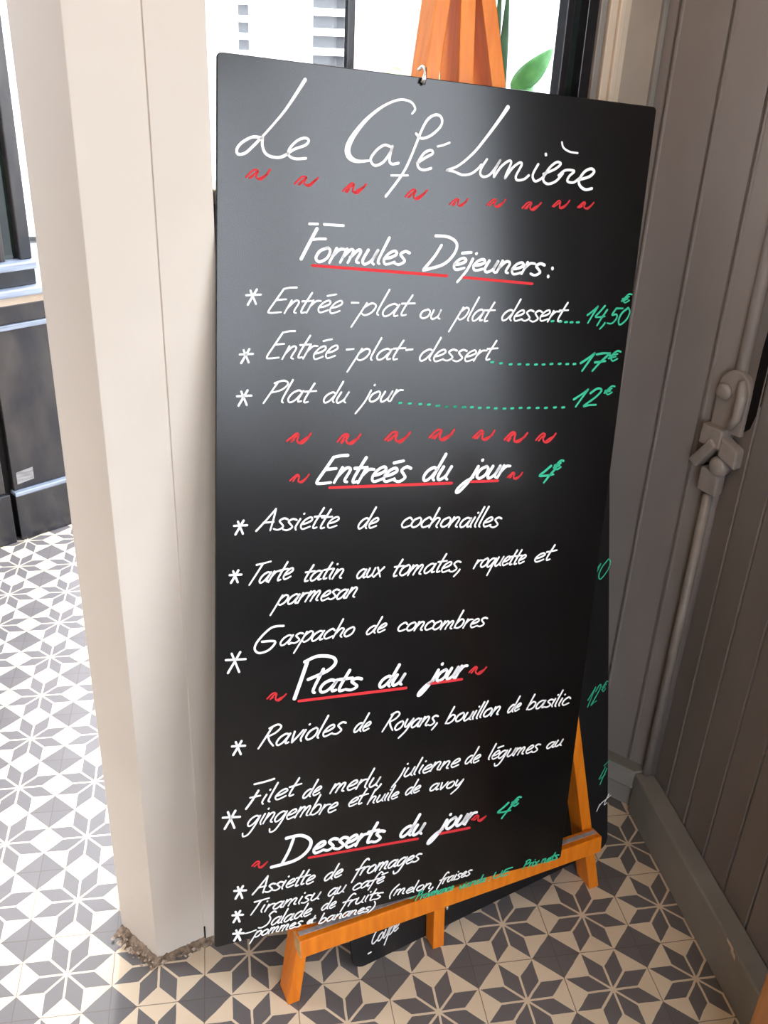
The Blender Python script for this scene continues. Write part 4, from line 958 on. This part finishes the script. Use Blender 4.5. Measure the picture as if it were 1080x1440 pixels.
 ('SQUIG', 'squiggle', 'r', [[(474.1, 986.8, 3.78),(480.9, 980.7, 3.79),(486.5, 977.2, 3.79),(490.4, 980.1, 3.8),(487.4, 986.5, 3.8),(490.3, 991.7, 3.81),(496.5, 993.7, 3.82),(503.3, 989.0, 3.82),(509.8, 981.5, 3.82)], [(478.9, 988.7, 3.55),(484.6, 982.1, 3.55),(490.4, 980.1, 3.56)], [(492.7, 992.0, 3.57),(498.4, 988.6, 3.58),(506.6, 986.0, 3.59)]]),
 ('SQUIG', 'squiggle', 'r', [[(66.6, 1301.0, 3.55),(73.4, 1294.9, 3.55),(77.7, 1294.0, 3.56),(80.3, 1296.7, 3.56),(78.9, 1302.2, 3.57),(79.6, 1307.3, 3.57),(84.0, 1308.5, 3.58),(89.1, 1304.9, 3.58),(94.3, 1299.3, 3.58)], [(70.8, 1303.1, 3.33),(76.0, 1299.4, 3.34),(80.3, 1296.7, 3.34)], [(81.3, 1306.8, 3.35),(85.7, 1305.6, 3.35),(91.7, 1301.6, 3.36)]]),
 ('SQUIG', 'squiggle', 'r', [[(509.1, 1309.8, 4.14),(516.3, 1303.9, 4.14),(521.2, 1302.4, 4.15),(524.5, 1305.2, 4.16),(523.8, 1311.2, 4.16),(524.4, 1315.3, 4.17),(529.7, 1317.7, 4.18),(535.4, 1313.9, 4.18),(541.0, 1308.8, 4.18)], [(513.2, 1311.8, 3.89),(519.7, 1308.1, 3.89),(524.5, 1305.2, 3.9)], [(526.5, 1315.9, 3.91),(531.3, 1313.2, 3.91),(538.2, 1310.6, 3.92)], [(516.0, 1312.1, 3.11),(518.9, 1310.1, 3.12)]]),
 ('AST', 'asterisk', 'w', [[(59.7, 308.9, 2.91),(46.5, 330.9, 2.91)], [(44.0, 317.5, 2.69),(65.7, 316.0, 2.71)], [(50.3, 310.8, 2.69),(58.8, 329.5, 2.72)]]),
 ('AST', 'asterisk', 'w', [[(49.7, 395.2, 2.98),(37.5, 415.6, 2.98)], [(35.2, 403.0, 2.75),(55.2, 402.1, 2.78)], [(41.1, 396.8, 2.75),(48.8, 414.6, 2.78)]]),
 ('AST', 'asterisk', 'w', [[(47.7, 456.5, 3.03),(34.1, 479.2, 3.03)], [(31.6, 465.0, 2.8),(53.8, 464.3, 2.83)], [(38.1, 458.1, 2.8),(46.7, 478.4, 2.83)]]),
 ('AST', 'asterisk', 'w', [[(44.0, 660.4, 3.22),(31.2, 682.0, 3.22)], [(28.8, 667.8, 2.98),(49.8, 668.4, 3.0)], [(35.0, 661.4, 2.98),(43.1, 681.8, 3.01)]]),
 ('AST', 'asterisk', 'w', [[(36.4, 742.2, 3.29),(24.7, 762.0, 3.29)], [(22.5, 748.8, 3.04),(41.6, 749.7, 3.07)], [(28.1, 742.9, 3.04),(35.5, 762.1, 3.07)]]),
 ('AST', 'asterisk', 'w', [[(40.9, 884.2, 3.43),(20.8, 918.4, 3.44)], [(17.2, 895.0, 3.17),(50.0, 897.9, 3.21)], [(26.8, 885.0, 3.17),(39.5, 919.4, 3.22)]]),
 ('AST', 'asterisk', 'w', [[(44.8, 1048.0, 3.6),(30.9, 1071.7, 3.6)], [(28.4, 1055.0, 3.33),(51.0, 1058.0, 3.36)], [(35.0, 1048.2, 3.33),(43.8, 1072.8, 3.36)]]),
 ('AST', 'asterisk', 'w', [[(35.4, 1181.1, 3.72),(17.0, 1212.6, 3.72)], [(13.6, 1189.8, 3.43),(43.6, 1194.9, 3.47)], [(22.4, 1180.8, 3.43),(34.0, 1214.9, 3.48)]]),
 ('AST', 'asterisk', 'w', [[(50.5, 1338.8, 3.9),(37.4, 1361.5, 3.9)], [(34.9, 1344.6, 3.6),(56.4, 1349.2, 3.64)], [(41.2, 1338.3, 3.61),(49.6, 1363.6, 3.64)]]),
 ('AST', 'asterisk', 'w', [[(45.9, 1390.3, 3.94),(34.2, 1410.7, 3.95)], [(32.0, 1395.4, 3.65),(51.2, 1399.8, 3.68)], [(37.6, 1389.7, 3.65),(45.1, 1412.7, 3.68)]]),
 ('AST', 'asterisk', 'w', [[(47.7, 1430.6, 3.99),(35.8, 1451.2, 3.99)], [(33.6, 1435.7, 3.69),(53.0, 1440.3, 3.72)], [(39.3, 1430.0, 3.69),(46.8, 1453.3, 3.72)]]),
 ('DOTS', 'dotted line', 'g', [[(573.6, 349.2, 3.24),(577.8, 348.8, 3.24)], [(589.4, 349.8, 3.26),(593.7, 349.4, 3.26)], [(601.0, 350.5, 3.27),(605.3, 350.1, 3.28)], [(612.1, 350.8, 3.29),(616.5, 350.4, 3.29)], [(625.2, 350.6, 3.3),(629.6, 350.3, 3.31)]]),
 ('DOTS', 'dotted line', 'g', [[(463.1, 417.4, 3.16),(467.1, 417.1, 3.17)], [(480.2, 419.5, 3.19),(484.2, 419.2, 3.19)], [(499.2, 421.2, 3.21),(503.3, 420.9, 3.22)], [(516.4, 421.3, 3.23),(520.5, 421.0, 3.24)], [(532.8, 421.9, 3.25),(537.0, 421.6, 3.26)], [(549.3, 422.0, 3.27),(553.6, 421.7, 3.28)], [(564.6, 422.1, 3.29),(568.8, 421.8, 3.3)], [(580.3, 421.4, 3.31),(584.6, 421.1, 3.32)], [(597.2, 421.2, 3.33),(601.5, 420.9, 3.34)], [(612.8, 421.7, 3.35),(617.2, 421.4, 3.36)], [(627.6, 421.8, 3.37),(632.0, 421.5, 3.38)]]),
 ('DOTS', 'dotted line', 'g', [[(299.4, 481.7, 3.02),(303.2, 481.5, 3.03)], [(316.4, 482.9, 3.04),(320.2, 482.7, 3.05)], [(335.3, 484.6, 3.07),(339.2, 484.3, 3.07)], [(350.9, 485.7, 3.09),(354.8, 485.5, 3.09)], [(368.5, 488.1, 3.11),(372.4, 487.9, 3.12)], [(384.0, 490.5, 3.13),(388.0, 490.3, 3.14)], [(400.4, 490.6, 3.15),(404.4, 490.3, 3.16)], [(417.4, 491.8, 3.17),(421.4, 491.6, 3.18)], [(367.2, 488.1, 3.11),(371.1, 487.9, 3.12)], [(384.0, 490.5, 3.13),(388.0, 490.3, 3.14)], [(400.4, 491.0, 3.15),(404.4, 490.7, 3.16)], [(416.1, 491.8, 3.17),(420.1, 491.6, 3.18)], [(431.9, 492.2, 3.19),(435.9, 492.0, 3.2)], [(447.0, 493.8, 3.21),(451.0, 493.6, 3.22)], [(463.0, 493.8, 3.23),(467.1, 493.6, 3.24)], [(477.9, 495.4, 3.25),(482.0, 495.2, 3.26)], [(495.1, 496.3, 3.27),(499.3, 496.1, 3.28)], [(510.6, 496.3, 3.29),(514.8, 496.1, 3.3)], [(527.1, 495.9, 3.31),(531.3, 495.7, 3.32)], [(543.8, 496.4, 3.33),(548.0, 496.2, 3.34)], [(561.6, 496.9, 3.36),(565.9, 496.7, 3.36)], [(578.6, 497.3, 3.38),(582.9, 497.1, 3.38)], [(597.1, 497.0, 3.4),(601.5, 496.8, 3.41)], [(614.4, 497.5, 3.42),(618.8, 497.2, 3.43)]]),
]


BO1 = Vector((0.36053408, 0.09847415, 1.66642733))
BA = Vector((0.96851322, 0.23406732, -0.0848212))
BB = Vector((0.04280326, 0.17907483, 0.98290391))
BNN = Vector((0.24525503, -0.95558605, 0.16341749))
BW, BH = 0.73606, 1.45664
def b1(u, v, h):
    return BO1 + BA * (u / 1000) - BB * (v / 1000) + BNN * h
foot = b1(BW * 500, BH * 1000, 0)
board = thing('menu_chalkboard', 'large black chalkboard menu in white, red and green writing hung on the orange easel', 'chalkboard', tuple(foot))
slab(BO1, BA, BB, BNN, 0, BW, 0, BH, 0.006, 0.007).obj('panel', M_board, board, bevel=0.0012)
MATS = {'w': M_white, 'r': M_red, 'g': M_green}

WID = {'TITLE': 1.22, 'HEAD': 1.2, 'SQUIG': 0.8}
def traced_into(mb, rec):
    for st in rec[3]:
        ribbon(mb, [(x, y, w * WID.get(rec[0], 1.1)) for x, y, w in smooth_pts(st, 6)], b1)

lines = []
prev = None
for rec in WORDS:
    new = prev is None or rec[0] != prev[0] or rec[2] < prev[4] - 5 or rec[0] == 'PRICE' and rec[1] != '€'
    if rec[0] == 'HEAD' and prev is not None and prev[0] == 'HEAD' and rec[2] >= prev[4] - 5:
        new = False
    if new:
        lines.append([rec[0], [], [], rec[9]])
    lines[-1][1].append(rec)
    prev = rec
def find_line(word):
    return next(l for l in lines if any(r[1] == word for r in l[1]))
heads = [l for l in lines if l[0] == 'HEAD']
loose = []
seenD = 0
for rec in TRACED:
    if rec[0] == 'HEAD':
        if rec[1] == 'P':
            k = find_line('lats')
        elif rec[1] == 'D' and seenD == 1:
            k = find_line('esserts')
        else:
            if rec[1] == 'D':
                seenD = 1
            k = find_line('ormules')
        k[2].append(rec)
    elif rec[0] == 'MENU':
        find_line({'G': 'aspacho', 'F': 'ilet', 'dash': 'Salade'}[rec[1]])[2].append(rec)
    else:
        loose.append(rec)
FIX = {'ormules': 'Formules', 'éjeuners': 'Déjeuners', 'lats': 'Plats', 'esserts': 'Desserts', 'Jour': 'jour', 'aspacho': 'Gaspacho', 'ilet': 'Filet'}
NAMES = {'HEAD': 'heading_lettering', 'MENU': 'menu_lettering', 'PRICE': 'price_lettering', 'NOTE': 'note_lettering'}
COLN = {'w': 'white', 'g': 'green', 'r': 'red'}
for kind, recs, extra, c in lines:
    mb = MB()
    for r in recs:
        write_word(mb, r, b1)
    for r in extra:
        traced_into(mb, r)
    txt = ' '.join(FIX.get(r[1], r[1]) for r in recs)
    mb.obj(NAMES[kind], MATS[c], board, label=COLN[c] + ' handwriting reading ' + txt)
mb = MB()
for r in loose:
    if r[0] == 'TITLE':
        traced_into(mb, r)
mb.obj('title_lettering', M_white, board, label='largest white handwriting across the top of the board')
for r in loose:
    if r[0] == 'TITLE':
        continue
    nm = {'LINE': 'underline', 'SQUIG': 'squiggle', 'AST': 'asterisk', 'DOTS': 'dotted_leader'}[r[0]]
    m = MB()
    traced_into(m, r)
    m.obj(nm, MATS[r[2]], board)
# picture hook that holds the board to the left leg
hk = MB()
hp = b1(306.5, -2, 0)
hk.tube([hp + BB * 0.010 - BNN * 0.016, hp + BB * 0.013 - BNN * 0.004, hp + BB * 0.009 + BNN * 0.006, hp - BB * 0.004 + BNN * 0.007, hp - BB * 0.012 + BNN * 0.004], 0.0024, 8)
hk.tube([hp + BB * 0.002 + BNN * 0.007, hp - BB * 0.010 - BA * 0.004 + BNN * 0.005], 0.002, 8)
hk.obj('hook', M_steel, board, smooth=True, label='shiny steel hook at the top edge')

# second chalkboard standing on the floor behind the easel legs
l2 = math.radians(12.0)
C0 = Vector((0.59445, -0.06042, 0))
CA = Vector((math.cos(math.radians(21.17)), math.sin(math.radians(21.17)), 0))
nb = Vector((CA.y, -CA.x, 0))
CB = math.cos(l2) * Z - math.sin(l2) * nb
CN = math.cos(l2) * nb + math.sin(l2) * Z
H2 = 0.98
CO = C0 + CB * H2 + Z * 0.0015
def b2(u, v, h):
    return CO + CA * (u / 1000) - CB * (v / 1000) + CN * h
board2 = thing('dessert_chalkboard', 'second black chalkboard standing on the floor behind the easel legs', 'chalkboard', tuple(C0 + CA * 0.31))
slab(CO, CA, CB, CN, -0.030, 0.657, 0, H2, 0.006, 0.028).obj('panel', M_board2, board2, bevel=0.001)
B2W = [
 ('MENU', 'Coupe', 12, 938, 84, 930, 8, -17, 3.2, 'w'),
 ('MENU', '-', 2, 962, 8, 962, 6, -12, 3.4, 'w'),
 ('PRICE', '10', 596, 300, 655, 292, 10, -20, 3.0, 'g'),
 ('PRICE', '12', 588, 592, 628, 582, 9, -20, 3.0, 'g'),
 ('PRICE', '€', 632, 568, 648, 564, 5, -11, 2.6, 'g'),
 ('PRICE', '4', 622, 800, 640, 796, 8, -18, 2.6, 'g'),
 ('PRICE', '-', 640, 764, 656, 756, 5, -11, 2.4, 'g'),
 ('MENU', 'rt', 620, 870, 656, 858, 7, -14, 2.4, 'w'),
]
for r in B2W:
    mb = MB()
    write_word(mb, r, b2)
    mb.obj({'MENU': 'menu_lettering', 'PRICE': 'price_lettering'}[r[0]], MATS[r[9]], board2, label=COLN[r[9]] + ' handwriting')
